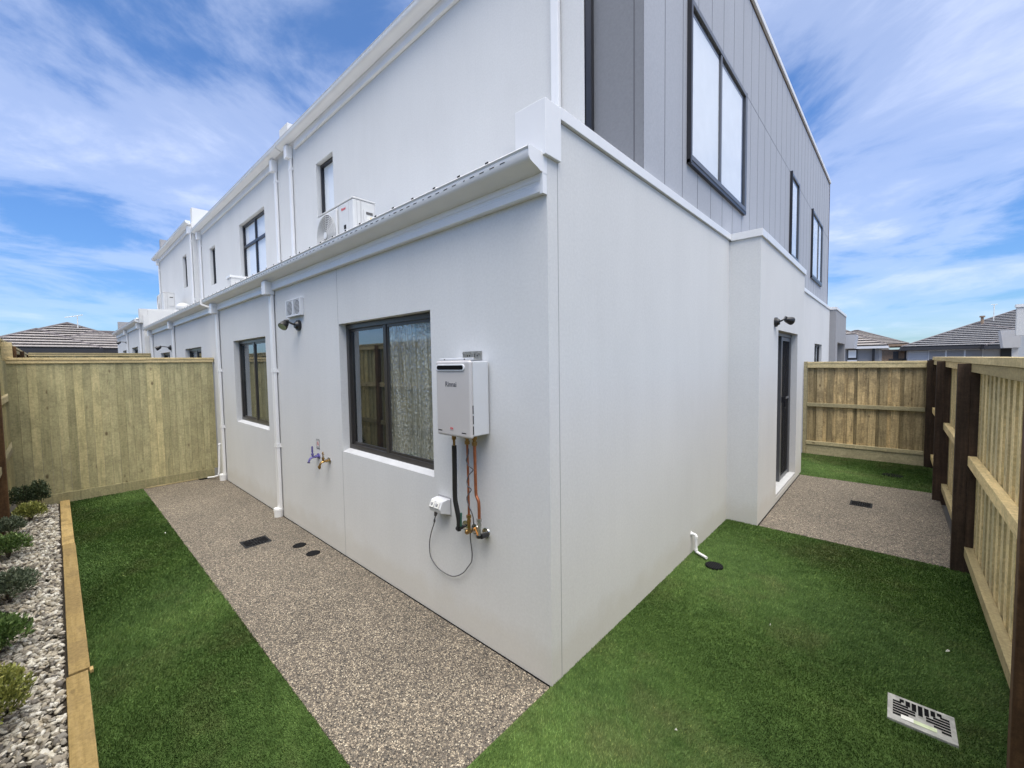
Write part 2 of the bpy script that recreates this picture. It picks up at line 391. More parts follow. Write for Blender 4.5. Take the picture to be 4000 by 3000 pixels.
        if bevel:
            md = o.modifiers.new('bevel', 'BEVEL'); md.width = bevel; md.segments = seg; md.limit_method = 'ANGLE'
        return o
def tag(o, label, cat, group=None):
    o['label'] = label; o['category'] = cat
    if group: o['group'] = group
    return o
def thing(name, label, cat, loc=(0, 0, 0), group=None):
    o = bpy.data.objects.new(name, None); C.objects.link(o); o.location = loc; o.empty_display_size = .1
    return tag(o, label, cat, group)
def struct(o, kind='structure', label=None):
    o['kind'] = kind
    if label: o['label'] = label
    return o
def copy_tree(o, parent=None):
    c = o.copy(); C.objects.link(c); c.parent = parent
    for ch in list(o.children): copy_tree(ch, c)
    return c
def text(name, body, size, mat, parent, mtx, extrude=.0006):
    cu = bpy.data.curves.new(name, 'FONT'); cu.body = body; cu.size = size; cu.extrude = extrude; cu.offset = size * .012; cu.align_x = 'CENTER'; cu.align_y = 'CENTER'
    tmp = bpy.data.objects.new(name, cu); C.objects.link(tmp)
    dg = bpy.context.evaluated_depsgraph_get(); me = bpy.data.meshes.new_from_object(tmp.evaluated_get(dg))
    bpy.data.objects.remove(tmp); me.materials.clear(); me.materials.append(MATS[mat]); me.transform(mtx)
    off = rootloc(parent); me.transform(Matrix.Translation(-off))
    o = bpy.data.objects.new(name, me); C.objects.link(o); o.parent = parent; return o
FY = Matrix.Rotation(R(90), 4, 'X')                                   # text plane facing -y
WL = lambda u, w_, z: (u, -w_, z)                                     # wall facing -y at y=0: u=x, w outward
def WLy(y0): return lambda u, w_, z: (u, y0 - w_, z)
def WRx(x0): return lambda u, w_, z: (x0 + w_, u, z)

# ------------------------------------------------------------------ ground, paths, turf
m = MB(); m.box(-600, 600, -600, 600, -.6, -.05); struct(m.build('ground', 'ground'))
m = MB(); m.box(-6.80, -0.008, -.962, -.012, -.1, 0); p = struct(m.build('garden_path', 'aggregate', bevel=.006))
m = MB(); m.box(-6.80, 0.0, -.0119, -.0005, -.1, -.004); j = m.build('joint', 'dark', p)
m = MB(); m.box(.312, 1.80, 3.23, 5.87, -.1, .0); p = struct(m.build('side_path', 'aggregate', bevel=.006))
m = MB(); m.box(.3005, .3119, 3.24, 5.87, -.1, -.004); m.build('joint', 'dark', p)
m = MB()
for r in ((-6.80, 1.86, -1.716, -.964), (-.006, 1.86, -.962, 3.226), (.07, 1.86, 5.873, 7.66)): m.quad((r[0], r[2], -.002), (r[1], r[2], -.002), (r[1], r[3], -.002), (r[0], r[3], -.002))
m.quad((-.0, -1.699, -.0021), (1.86, -1.699, -.0021), (1.86, -2.19, -.0021), (-.0, -2.19, -.0021))
tb = m.build('lawn', 'turf_base', recalc=False); struct(tb)
def grass():
    rects = [(-6.80, 0, -1.712, -.960), (-.0, 1.84, -2.1, 3.226), (.07, 1.80, 5.868, 7.66)]
    P = []
    for x0, x1, y0, y1 in rects:
        n = int((x1 - x0) * (y1 - y0) * 52000)
        q = np.column_stack([rng.uniform(x0, x1, n), rng.uniform(y0, y1, n)])
        d = np.hypot(q[:, 0] - 1.347, q[:, 1] + 1.763)
        keep = rng.random(n) < np.clip(2.6 / np.maximum(d, .1), .14, 1) ** 1.15
        P.append(q[keep])
    P = np.vstack(P)
    holes = [(.24, 1.99, .075)]
    for hx, hy, hr in holes: P = P[np.hypot(P[:, 0] - hx, P[:, 1] - hy) > hr]
    P = P[~((P[:, 0] > 1.355) & (P[:, 0] < 1.61) & (P[:, 1] > .92) & (P[:, 1] < 1.135))]
    n = len(P); d = np.hypot(P[:, 0] - 1.347, P[:, 1] + 1.763)
    wd = rng.uniform(.0012, .0022, n) * np.clip(d / 2.4, 1, 2.6); hgt = rng.uniform(.008, .017, n)
    # the pile leans in slowly varying directions
    lean = rng.normal(0, .7, n) + np.sin(P[:, 0] * 2.3 + 1) * .9 + np.cos(P[:, 1] * 2.9 + P[:, 0]) * 1.1
    la = rng.uniform(.25, 1.05, n); a = rng.uniform(0, math.pi, n)
    dx = np.cos(a) * wd; dy = np.sin(a) * wd
    v = np.zeros((n, 3, 3), dtype=np.float32)
    v[:, 0, 0] = P[:, 0] - dx; v[:, 0, 1] = P[:, 1] - dy; v[:, 0, 2] = -.001
    v[:, 1, 0] = P[:, 0] + dx; v[:, 1, 1] = P[:, 1] + dy; v[:, 1, 2] = -.001
    v[:, 2, 0] = P[:, 0] + np.cos(lean) * np.sin(la) * hgt; v[:, 2, 1] = P[:, 1] + np.sin(lean) * np.sin(la) * hgt; v[:, 2, 2] = np.cos(la) * hgt
    me = bpy.data.meshes.new('artificial_grass')
    me.vertices.add(n * 3); me.vertices.foreach_set('co', v.ravel())
    me.loops.add(n * 3); me.loops.foreach_set('vertex_index', np.arange(n * 3, dtype=np.int32))
    me.polygons.add(n); me.polygons.foreach_set('loop_start', np.arange(0, n * 3, 3, dtype=np.int32))
    me.update(calc_edges=True)
    ca = me.color_attributes.new('board', 'FLOAT_COLOR', 'CORNER')
    rc = rng.random((n, 4)).astype(np.float32); ca.data.foreach_set('color', np.repeat(rc, 3, axis=0).ravel())
    me.materials.append(MATS['turf_blade']); o = bpy.data.objects.new('artificial_grass', me); C.objects.link(o)
    tag(o, 'short green artificial grass on both sides of the white house', 'grass'); o['kind'] = 'stuff'
grass()

# pebble bed
m = MB(); m.quad((-6.80, -2.22, -.004), (-.02, -2.22, -.004), (-.02, -1.80, -.004), (-6.80, -1.80, -.004)); struct(m.build('garden_bed', 'soil', recalc=False))
def pebbles():
    bm = bmesh.new(); bmesh.ops.create_icosphere(bm, subdivisions=2, radius=1); bm.verts.ensure_lookup_table()
    V = np.array([v.co[:] for v in bm.verts]); F = np.array([[v.index for v in f.verts] for f in bm.faces]); bm.free()
    n = 10500; allv = []; allf = []; cols = []
    for i in range(n):
        x = rng.uniform(-6.78, -.05); y = rng.uniform(-2.2, -1.815)
        if x < -3.8 and rng.random() < .25: continue
        s = rng.uniform(.0075, .0145); sc3 = np.array([s * rng.uniform(.9, 1.6), s * rng.uniform(.8, 1.2), s * rng.uniform(.55, .95)])
        if i % 9 == 0: sc3 *= 1.25
        vv = V + .34 * np.sin(V[:, [1, 2, 0]] * rng.uniform(1.5, 3.6) + rng.uniform(0, 6, 3)); vv = vv * sc3
        a, b = rng.uniform(0, 6.28), rng.normal(0, .5)
        ca, sa = math.cos(a), math.sin(a); cb, sb = math.cos(b), math.sin(b)
        vv = vv @ np.array([[cb, 0, -sb], [0, 1, 0], [sb, 0, cb]]) @ np.array([[ca, sa, 0], [-sa, ca, 0], [0, 0, 1]])
        z = rng.choice([.001, .008, .018]) + rng.uniform(0, .007)
        allv.append(vv + np.array([x, y, z])); allf.append(F + len(allv[0]) * (len(allv) - 1)); cols.append(rng.random())
    v = np.vstack(allv); f = np.vstack(allf)
    me = bpy.data.meshes.new('pebbles'); me.from_pydata(v.tolist(), [], f.tolist())
    ca_ = me.color_attributes.new('board', 'FLOAT_COLOR', 'CORNER')
    cc = np.repeat(np.array(cols, dtype=np.float32), len(F) * 3); ca_.data.foreach_set('color', np.column_stack([cc, cc, cc, np.ones_like(cc)]).astype(np.float32).ravel())
    me.polygons.foreach_set('use_smooth', [True] * len(me.polygons)); me.materials.append(MATS['pebble'])
    o = bpy.data.objects.new('pebbles', me); C.objects.link(o); tag(o, 'white and cream river pebbles filling the garden bed', 'pebbles'); o['kind'] = 'stuff'
pebbles()
for i, (a, b, yo, lab) in enumerate(((-6.83, -4.752, 0, 'farthest timber garden edging board, beside the cross fence'), (-4.744, -2.120, .004, 'middle timber garden edging board between pebbles and lawn'), (-2.094, -.0, -.006, 'nearest timber garden edging board with a dark gap at its far end'))):
    m = MB(); m.rnd(); m.box(a, b, -1.797 + yo, -1.708 + yo, -.08, .026)
    tag(m.build('timber_edging', 'sleeper', bevel=.004), lab, 'garden edging', 'timber boards edging the garden bed')
m = MB(); m.rnd(); m.box(-2.125, -2.085, -1.7075, -1.692, -.08, .022); tag(m.build('edging_peg', 'sleeper', bevel=.002), 'short timber peg beside the gap in the garden edging', 'peg')

# ------------------------------------------------------------------ shrubs
def make_shrub(seed, rad, hgt, mat, n, ll):
    rn = random.Random(seed); root = thing('shrub', '', 'shrub'); st_ = MB(); lf = MB()
    for k in range(9):
        a = rn.uniform(0, 6.28); e = rn.uniform(.2, .8); tip = (math.cos(a) * rad * e, math.sin(a) * rad * e, hgt * rn.uniform(.5, .95))
        st_.tube([(0, 0, -.01), (tip[0] * .4, tip[1] * .4, tip[2] * .5), tip], [.006, .003, .0015], n=5, smooth=2)
    for k in range(n):
        u = rn.random() ** .45; a = rn.uniform(0, 6.28); ce = rn.uniform(-.25, 1)
        rr = rad * u * math.sqrt(max(0.02, 1 - ce ** 2 * .9)) * (1 + .10 * math.sin(3 * a + seed) + .07 * math.sin(7 * a + 5 * ce))
        c = Vector((rr * math.cos(a), rr * math.sin(a), hgt * .48 + ce * hgt * .46 * u ** .5 * (1 + .12 * math.sin(5 * a))))
        if c.z < .01: c.z = rn.uniform(.01, .06)
        d = (Vector((c.x, c.y, (c.z - hgt * .2))) .normalized() + Vector((rn.gauss(0, .55), rn.gauss(0, .55), rn.gauss(.3, .45)))).normalized()
        L = ll * rn.uniform(.6, 1.3); wv = d.orthogonal().normalized() * L * rn.uniform(.13, .22); wv.rotate(Matrix.Rotation(rn.uniform(0, 6.28), 3, d))
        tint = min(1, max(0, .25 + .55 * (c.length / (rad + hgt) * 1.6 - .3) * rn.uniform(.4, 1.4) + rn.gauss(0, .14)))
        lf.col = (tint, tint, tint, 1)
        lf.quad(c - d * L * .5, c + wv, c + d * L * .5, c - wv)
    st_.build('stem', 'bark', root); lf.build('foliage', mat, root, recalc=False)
    return root
shr = [
    (-6.62, -2.08, .17, .34, 'leaf_dark', 1800, .026, 'dark green shrub in the far left corner, touching the brown post fence'),
    (-6.55, -1.93, .12, .40, 'leaf_dark', 1500, .026, 'tallest narrow dark shrub against the cross fence beside the pebbles'),
    (-6.02, -2.00, .17, .24, 'leaf_olive', 2400, .024, 'olive green rounded shrub, first one standing clear of the cross fence'),
    (-5.55, -2.12, .14, .22, 'leaf_grey', 1900, .024, 'small grey green shrub beside the foot of the brown fence post'),
    (-4.75, -2.10, .19, .24, 'leaf_green', 2600, .024, 'bright green shrub just in front of the brown fence post'),
    (-3.60, -2.04, .20, .25, 'leaf_grey', 3000, .024, 'dark grey green shrub at the left edge, third from the camera'),
    (-2.72, -2.05, .18, .25, 'leaf_green', 3000, .026, 'leafy light green shrub at the left edge, second from the camera'),
    (-1.86, -2.02, .185, .32, 'leaf_olive', 3800, .023, 'nearest shrub, yellow olive on top, at the bottom left corner')]
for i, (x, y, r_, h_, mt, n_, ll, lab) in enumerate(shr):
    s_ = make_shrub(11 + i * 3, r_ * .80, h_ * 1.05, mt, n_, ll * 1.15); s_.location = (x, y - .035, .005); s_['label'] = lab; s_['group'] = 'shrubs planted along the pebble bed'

# ------------------------------------------------------------------ fences
def paling_fence(root, f, u0, u1, z0, z1, capped=True, pitch=.082, wide=.1, mat='paling'):
    """boards in mapped coords (u along, w toward the viewer, z up); alternate boards lap in front"""
    m = MB(f); n = int((u1 - u0) / pitch); pt = (u1 - u0) / n
    for i in range(n):
        m.rnd(); c = u0 + (i + .5) * pt; hw = wide * .5 + random.uniform(-.004, .004)
        zz1 = z1 - random.uniform(0, .004)
        if i % 2: m.box(max(u0, c - hw), min(u1, c + hw), .0005, .0145, z0, zz1)
        else: m.box(max(u0, c - hw * .93), min(u1, c + hw * .93), -.015, -.001, z0, zz1)
    return m.build('palings', mat, root)

# right long fence (palings at x=1.85, posts and rails on this side)
rf = thing('timber_fence', 'long fence on the right with dark posts and pale rails facing the house', 'fence', (1.85, 3.4, 0))
m = MB(); u = -2.2
while u < 7.72:
    m.rnd(); c = u
    m.box(1.868, 1.883, c, min(c + .1, 7.72), .03, 1.715); m.rnd()
    m.box(1.8535, 1.8675, c + .083, min(c + .165, 7.72), .03, 1.712); u += .166
m.build('palings', 'paling_warm', rf)
for (x0, x1, z0, z1) in ((1.802, 1.853, 1.648, 1.716), (1.802, 1.853, .888, .968), (1.802, 1.853, .135, .215)):
    m = MB()
    for a, b in ((-2.2, .80), (.80, 3.22), (3.22, 5.57), (5.57, 7.72)): m.rnd(); m.box(x0, x1, a + .001, b - .001, z0, z1)
    m.build('rail', 'rail_y', rf, bevel=.003)
m = MB()
for a, b in ((-2.2, 2.1), (2.1, 7.74)): m.rnd(); m.box(1.792, 1.905, a + .001, b - .001, 1.7175, 1.768)
m.build('capping', 'rail_y', rf, bevel=.003)
m = MB(); m.rnd(); m.box(1.860, 1.876, -2.2, 7.7, -.02, .0299); m.build('plinth', 'rail_y', rf)
for y0, mt in ((.775, 'post_brown'), (3.20, 'post'), (5.52, 'post'), (7.60, 'post')):
    m = MB(); m.rnd(); m.box(1.728, 1.8015, y0, y0 + .055, -.05, 1.7165); m.box(1.8018, 1.8528, y0 + .002, y0 + .053, -.05, 1.647); m.build('post', mt, rf, bevel=.003)

# right cross fence at y 7.7 (rails on this side)
cf_ = thing('timber_fence', 'fence closing the side yard, rails facing us, behind the far lawn strip', 'fence', (.95, 7.72, 0))
m = MB(WLy(7.745)); u = .155; k = 0
while u < 1.80:
    m.rnd(); wd = random.uniform(.085, .105)
    if k % 2 == 0: m.box(u, min(u + wd, 1.80), .0, .014, .10, 1.71)
    else: m.box(u - .012, min(u + wd * .8, 1.80), -.016, -.001, .10, 1.71)
    u += wd * (.92 if k % 2 == 0 else .62); k += 1
m.build('palings', 'paling_brown', cf_)
for z0, z1, w1 in ((1.60, 1.672, .045), (.885, .95, .045), (.175, .238, .045)):
    m = MB(WLy(7.731)); m.rnd(); m.box(.150, 1.725, 0, w1, z0, z1); m.build('rail', 'rail_x', cf_, bevel=.003)
m = MB(WLy(7.731)); m.rnd(); m.box(.150, 1.79, -.03, .05, 1.674, 1.708); m.build('capping', 'rail_x', cf_, bevel=.003)
m = MB(WLy(7.727)); m.rnd(); m.box(.150, 1.79, 0, .025, -.03, .168); m.build('plinth', 'rail_x', cf_, bevel=.003)
m = MB(WLy(7.75)); m.rnd(); m.box(.098, .1485, -.04, .09, -.05, 1.716); m.build('post', 'rail_x', cf_, bevel=.003)

# left cross fence at x=-6.85 (flat boards toward us)
lf_ = thing('timber_fence', 'greenish board fence with flat face closing the back garden path', 'fence', (-6.85, -1.05, 0))
m = MB(WRx(-6.865)); n = 26; pt = (2.17 - .02) / n
for i in range(n):
    m.rnd(); m.col = (.25 + .5 * m.col[0], m.col[1], 0, 1); c = -2.17 + i * pt
    m.box(c + .001, c + pt - .001, -.0 , .015 + random.uniform(-.003, .004), .13, 1.862)
nl = MB(WRx(-6.865))
for i in range(n):
    for zz in (.45, 1.13, 1.78):
        for du in (.25, .75): uu = -2.17 + (i + du) * pt; zq = zz + random.uniform(-.01, .01); nl.box(uu - .0025, uu + .0025, .0175, .0205, zq, zq + .006)
m.build('palings', 'paling', lf_, extra=[(nl, 'cable')])
m = MB(WRx(-6.865)); m.rnd(); m.box(-2.17, -.008, -.06, .042, 1.906, 1.935); m.build('capping', 'rail_y', lf_, bevel=.002)
m = MB(WRx(-6.865)); m.rnd(); m.box(-2.17, -.012, -.05, .034, 1.8625, 1.905); m.build('rail', 'rail_y', lf_, bevel=.002)
m = MB(WRx(-6.865)); m.rnd(); m.box(-2.17, -1.15, -.01, .034, -.05, .129); m.rnd(); m.box(-1.149, -.07, -.01, .030, -.05, .127); m.build('plinth', 'paling', lf_, bevel=.002)
m = MB(); m.rnd(); m.box(-6.80, -6.775, -.93, -.30, .0005, .016); tag(m.build('timber_strip', 'rail_y', bevel=.003), 'thin pale timber strip lying on the path against the cross fence', 'timber strip')

# second cross fence
l2 = thing('timber_fence', 'more distant board fence whose top shows above the nearer cross fence', 'fence', (-13.35, -1, 0))
m = MB(WRx(-13.36))
for i in range(20):
    m.rnd(); c = -2.15 + i * .107; m.box(c + .001, c + .106, 0, .015, .15, 2.10)
m.build('palings', 'paling', l2)
m = MB(WRx(-13.36)); m.rnd(); m.box(-2.15, -.01, -.05, .045, 2.145, 2.175); m.build('capping', 'rail_y', l2)
m = MB(WRx(-13.36)); m.rnd(); m.box(-2.15, -.01, -.05, .035, 2.101, 2.144); m.build('rail', 'rail_y', l2)

# left long fence along y=-2.25 (goes on behind the camera to the corner)
ll_ = thing('timber_fence', 'tall brown posted fence at the left edge behind the shrubs', 'fence', (-4, -2.25, 0))
def lz(x): return 2.16 if x < -2.0 else 1.80
m = MB(); u = -20.0
while u < 1.86:
    m.rnd(); zt = lz(u) - .01
    m.box(u, u + .1, -2.276, -2.262, -.05, zt); m.rnd(); m.box(u + .083, u + .165, -2.2615, -2.248, -.05, zt - .002); u += .166
m.build('palings', 'paling', ll_)
segs = ((-20.0, -14.3), (-14.3, -11.4), (-11.4, -8.8), (-8.8, -5.93), (-5.93, -3.9), (-3.9, -1.98), (-1.98, 1.84))
for dz0, dz1 in ((-.085, -.012), (-.80, -.72), (-1.52, -1.44)):
    m = MB()
    for a, b in segs: m.rnd(); zt = lz((a + b) / 2); m.box(a + .001, b - .001, -2.2475, -2.205, zt + dz0, zt + dz1)
    m.build('rail', 'rail_x', ll_, bevel=.003)
m = MB()
for a, b in ((-20, -14), (-14, -8), (-8, -1.98), (-1.979, 1.84)): m.rnd(); zt = lz((a + b) / 2); m.box(a + .001, b - .001, -2.29, -2.195, zt - .011, zt + .022)
m.build('capping', 'rail_x', ll_, bevel=.003)
for x0 in (-14.36, -11.45, -8.86, -5.975, -3.95, -2.03, .0):
    m = MB(); m.rnd(); zt = lz(x0); m.box(x0, x0 + .10, -2.245, -2.176 if x0 > -6.5 else -2.15, -.05, zt - .0115); m.build('post', 'post_brown', ll_, bevel=.003)
m = MB(); m.rnd(); m.box(-6.90, -6.84, -2.2, -2.11, 1.90, 2.13); m.build('end_cap', 'rail_y', lf_)

# ------------------------------------------------------------------ building helpers
def wall_cells(m, u0, u1, z0, z1, holes, t, w0=0.0):
    us = sorted({u0, u1, *[h[0] for h in holes], *[h[1] for h in holes]}); zs = sorted({z0, z1, *[h[2] for h in holes], *[h[3] for h in holes]})
    us = [a for a in us if u0 <= a <= u1]; zs = [a for a in zs if z0 <= a <= z1]
    for i in range(len(us) - 1):
        # merge cells vertically
        j = 0
        while j < len(zs) - 1:
            uc = (us[i] + us[i + 1]) / 2
            inh = lambda k: any(h[0] < uc < h[1] and h[2] < (zs[k] + zs[k + 1]) / 2 < h[3] for h in holes)
            if inh(j): j += 1; continue
            k = j
            while k < len(zs) - 1 and not inh(k): k += 1
            m.box(us[i], us[i + 1], w0 - t, w0, zs[j], zs[k]); j = k
def window(root, f, u0, u1, z0, z1, w, mat='bronze_frame', splits=(), trans=None, back='blind', glassm='glass', screens=(), fw=.04, proud=0.0, sash=True, bd=.10):
    """frame in mapped coords, front of frame at w"""
    wo = MB(f); a = .002; e0, e1, g0, g1 = u0 + a, u1 - a, z0 + a, z1 - a
    wo.box(e0, e1, w - .06, w, g1 - fw, g1); wo.box(e0, e1, w - .06, w, g0, g0 + fw)
    wo.box(e0, e0 + fw, w - .06, w - .001, g0 + fw, g1 - fw); wo.box(e1 - fw, e1, w - .06, w - .001, g0 + fw, g1 - fw)
    for s_ in splits: wo.box(s_ - fw * .5, s_ + fw * .5, w - .058, w - .002, g0 + fw, g1 - fw)
    if trans:
        xs = [e0 + fw] + [s for s in splits] + [e1 - fw]
        wo.box(e0 + fw, e1 - fw, w - .055, w - .004, trans - fw * .6, trans + fw * .6)
    if proud:
        wo.box(e0, e0 + .012, w - .001, w + proud, g0, g1); wo.box(e1 - .012, e1, w - .001, w + proud, g0, g1)
        wo.box(e0 + .0121, e1 - .0121, w - .001, w + proud + .01, g0 - .0, g0 + .012); wo.box(e0 + .0121, e1 - .0121, w - .001, w + proud + .01, g1 - .012, g1)
    frame = wo.build('window', mat, root, bevel=.002)
    xs = [e0 + fw] + list(splits) + [e1 - fw]
    for i in range(len(xs) - 1):
        l = xs[i] + (fw * .5 if i else 0); r = xs[i + 1] - (fw * .5 if i < len(xs) - 2 else 0); wg = w - .03 + (.012 if i % 2 else 0)
        if sash:
            sm = MB(f); b = .022
            sm.box(l, r, wg - .012, wg + .008, g0 + fw, g0 + fw + b); sm.box(l, r, wg - .012, wg + .008, g1 - fw - b, g1 - fw)
            sm.box(l, l + b, wg - .011, wg + .007, g0 + fw + b, g1 - fw - b); sm.box(r - b, r, wg - .011, wg + .007, g0 + fw + b, g1 - fw - b)
            sm.build('sash', mat, frame)
        gm = MB(f); gm.quad((l, wg, g0 + fw), (r, wg, g0 + fw), (r, wg, g1 - fw), (l, wg, g1 - fw))
        gm.build('pane', glassm if not isinstance(glassm, (list, tuple)) else glassm[i], frame, recalc=False)
        if i in screens:
            gm = MB(f); gm.quad((l, wg - .008, g0 + fw), (r, wg - .008, g0 + fw), (r, wg - .008, g1 - fw), (l, wg - .008, g1 - fw)); gm.build('flyscreen', 'flyscreen', frame, recalc=False)
    if back == 'curtain':
        cm = MB(f); n = int((u1 - u0) / .02); 
        for i in range(n):
            a_ = u0 + (u1 - u0) * i / n; b_ = u0 + (u1 - u0) * (i + 1) / n
            wa = w - .12 + .02 * math.sin(i * .9) + .006 * math.sin(i * 2.3); wb = w - .12 + .02 * math.sin((i + 1) * .9) + .006 * math.sin((i + 1) * 2.3)
            cm.quad((a_, wa, z0 - .02), (b_, wb, z0 - .02), (b_, wb, z1 + .02), (a_, wa, z1 + .02))
        cm.build('curtain', 'curtain', frame, recalc=False, smooth=True)
    elif back == 'blind':
        cm = MB(f); cm.quad((u0 + .003, w - bd, z0 + .003), (u1 - .003, w - bd, z0 + .003), (u1 - .003, w - bd, z1 - .003), (u0 + .003, w - bd, z1 - .003)); cm.build('blind', 'blind', frame, recalc=False)
    cm = MB(f); d0, d1 = w - .10, w - .7; U0, U1, Z0, Z1 = u0 - .1, u1 + .1, z0 - .1, z1 + .1
    cm.quad((U0, d1, Z0), (U1, d1, Z0), (U1, d1, Z1), (U0, d1, Z1)); cm.quad((U0, d0, Z0), (U0, d1, Z0), (U0, d1, Z1), (U0, d0, Z1)); cm.quad((U1, d0, Z0), (U1, d1, Z0), (U1, d1, Z1), (U1, d0, Z1))
    cm.quad((U0, d0, Z0), (U1, d0, Z0), (U1, d1, Z0), (U0, d1, Z0)); cm.quad((U0, d0, Z1), (U1, d0, Z1), (U1, d1, Z1), (U0, d1, Z1)); cm.build('dark_room', 'room', frame, recalc=False)
    return frame
def gutter(root, x0, x1, y, z, slots=True, pitch=.078):
    """ogee gutter: lip at (y,z), wall side at y+.12"""
    prof = [(-.0, 0), (.006, .006), (.013, .003), (.012, -.008), (.007, -.012), (.008, -.045), (.020, -.060), (.045, -.069), (.075, -.078), (.098, -.088), (.1195, -.089), (.1195, -.084), (.098, -.082), (.07, -.071), (.044, -.062), (.023, -.053), (.013, -.042), (.013, -.016)]
    sl_ = MB()
    if slots:
        u = x1 - .16; k = 0
        while u > x0 + .2:
            if k % 5 != 4: sl_.box(u - .034, u, y + .0055, y + .0085, z - .0285, z - .0250)
            else: sl_.box(u - .012, u, y + .0055, y + .0085, z - .0285, z - .025)
            u -= pitch; k += 1
    m = MB(); m.prism([(y + a, z + b) for a, b in prof], 0, x0, x1); g = m.build('gutter', 'white_metal', root, smooth=True, extra=[(sl_, slots if isinstance(slots, str) else 'dark')] if slots else ())
    m = MB()
    ep = [(-.0, .002), (.012, .008), (.1195, .008), (.1195, -.090), (.098, -.090), (.075, -.080), (.045, -.071), (.019, -.062), (.006, -.046), (.005, -.012)]
    m.prism([(y + a, z + b) for a, b in ep], 0, x1, x1 + .003); m.build('end_cap', 'white_metal', g); m = MB(); m.prism([(y + a, z + b) for a, b in ep], 0, x0 - .003, x0); m.build('end_cap', 'white_metal', g)
    return g
def fascia(root, x0, x1, y, z0, z1):
    m = MB(); h = z1 - z0
    prof = [(y + .028, z0), (y, z0), (y - .006, z0 + .006), (y - .006, z0 + h * .40), (y, z0 + h * .46), (y, z0 + h * .60), (y - .003, z0 + h * .63), (y - .003, z0 + h * .72), (y, z0 + h * .75), (y, z1), (y + .028, z1)]
    m.prism(prof, 0, x0, x1); return m.build('fascia', 'white_metal', root)
def downpipe(root, x, yw, ztop, zbot, head_h=.15, w=.08, d=.047, cup=True, gz=0, straps=(.30, .62)):
    m = MB(); m.box(x - w / 2, x + w / 2, yw - d, yw - .010, zbot + (.07 if cup else 0), ztop - head_h + .001); o = m.build('downpipe', 'white_metal', root, bevel=.008)
    m = MB(); m.box(x - w / 2 - .028, x + w / 2 + .008, yw - .105, yw - .006, ztop - head_h, ztop); m.build('rainhead', 'white_metal', o, bevel=.004)
    for s_ in straps:
        m = MB(); z = zbot + (ztop - zbot) * s_; m.box(x - w / 2 - .004, x + w / 2 + .004, yw - d - .004, yw - .001, z, z + .014); m.box(x + w / 2 + .0035, x + w / 2 + .022, yw - .005, yw - .0005, z - .002, z + .016)
        m.box(x - w / 2 - .002, x + w / 2 + .002, yw - d - .002, yw - .0015, z + .0135, z + .045); m.build('strap', 'white_metal', o)
    if cup:
        m = MB(); m.cyl((x, yw - .048, zbot), (x, yw - .048, zbot + .075), .046, .049, 20); m.cyl((x, yw - .048, zbot + .0751), (x, yw - .048, zbot + .10), .052, .050, 20); m.build('pipe_cup', 'pvc', o, smooth=True)
    return o
def ribroof(root, x0, x1, y0, z0, y1, z1, pitch=.235, start=0):
    m = MB(); m.quad((x0, y0, z0), (x1, y0, z0), (x1, y1, z1), (x0, y1, z1))
    u = x1 - start; e = MB()
    while u > x0:
        m._add([(u - .022, y0, z0), (u - .010, y0, z0 + .024), (u + .010, y0, z0 + .024), (u + .022, y0, z0), (u - .022, y1, z1), (u - .010, y1, z1 + .024), (u + .010, y1, z1 + .024), (u + .022, y1, z1)],
               [(0, 1, 5, 4), (1, 2, 6, 5), (2, 3, 7, 6)])
        e.box(u - .012, u + .012, y0 - .004, y0 - .0005, z0 + .002, z0 + .025); u -= pitch
    return m.build('roof', 'roof_metal', root, recalc=False, extra=[(e, 'dark')])

# ------------------------------------------------------------------ unit 1
A = 1.15                                                              # plane of the upper wall
h1 = thing('town_house', 'nearest rendered town house with grey cladding upstairs, at the corner', 'house', (0, 0, 0))
holesL = [(-2.395, -1.02, .985, 2.152), (-5.71, -4.355, .985, 2.15)]
m = MB(WL); wall_cells(m, -6.75, -.0, -.12, 2.93, holesL, .13)
m.map = WRx(0.0); wall_cells(m, .13, 3.22, -.12, 3.05, [], .18)
m.map = None; m.box(-.18, 0, -.0, .1301, 2.93, 3.04)
m.box(-.18, .3, 3.2201, 3.34, -.12, 3.045)
m.map = WRx(.3); wall_cells(m, 3.34, 6.05, -.12, 3.045, [(4.16, 5.53, .062, 2.125)], .16)
m.map = WRx(.07); wall_cells(m, 6.0502, 11.9, -.12, 3.015, [(9.25, 10.45, 1.0, 2.09)], .16)
m.build('wall', 'render', h1)
for q in ((-2.413, -2.409, -.0012, .01, 0, .985), (-2.403, -2.399, -.0012, .01, 2.153, 2.655), (-.01, .0012, .088, .092, 0, 3.05)): m = MB(); m.box(*q); m.build('wall_joint', 'seam', h1)
# sills: sloping render under the windows
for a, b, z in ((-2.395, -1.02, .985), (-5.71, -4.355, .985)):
    m = MB(); m._add([(a + .001, .0002, z + .0005), (b - .001, .0002, z + .0005), (b - .001, .066, z + .022), (a + .001, .066, z + .022), (a + .001, .066, z + .0004), (b - .001, .066, z + .0004)], [(0, 1, 2, 3), (0, 3, 4), (1, 5, 2), (3, 2, 5, 4), (0, 4, 5, 1)]); m.build('sill', 'sill_toned_down', h1)
window(h1, WL, -2.395, -1.02, 1.004, 2.150, -.066, splits=(-1.735,), back='curtain', glassm=('glass', 'glass_wet'), screens=(0,), fw=.042)
window(h1, WL, -5.71, -4.355, 1.004, 2.148, -.066, splits=(-5.05,), back='curtain', glassm=('glass', 'glass'), screens=(0,), fw=.042)
gutter(h1, -6.74, -.004, -.15, 2.84)
fascia(h1, -3.97, -.020, -.030, 2.650, 2.755); fascia(h1, -6.74, -4.09, -.030, 2.650, 2.755)
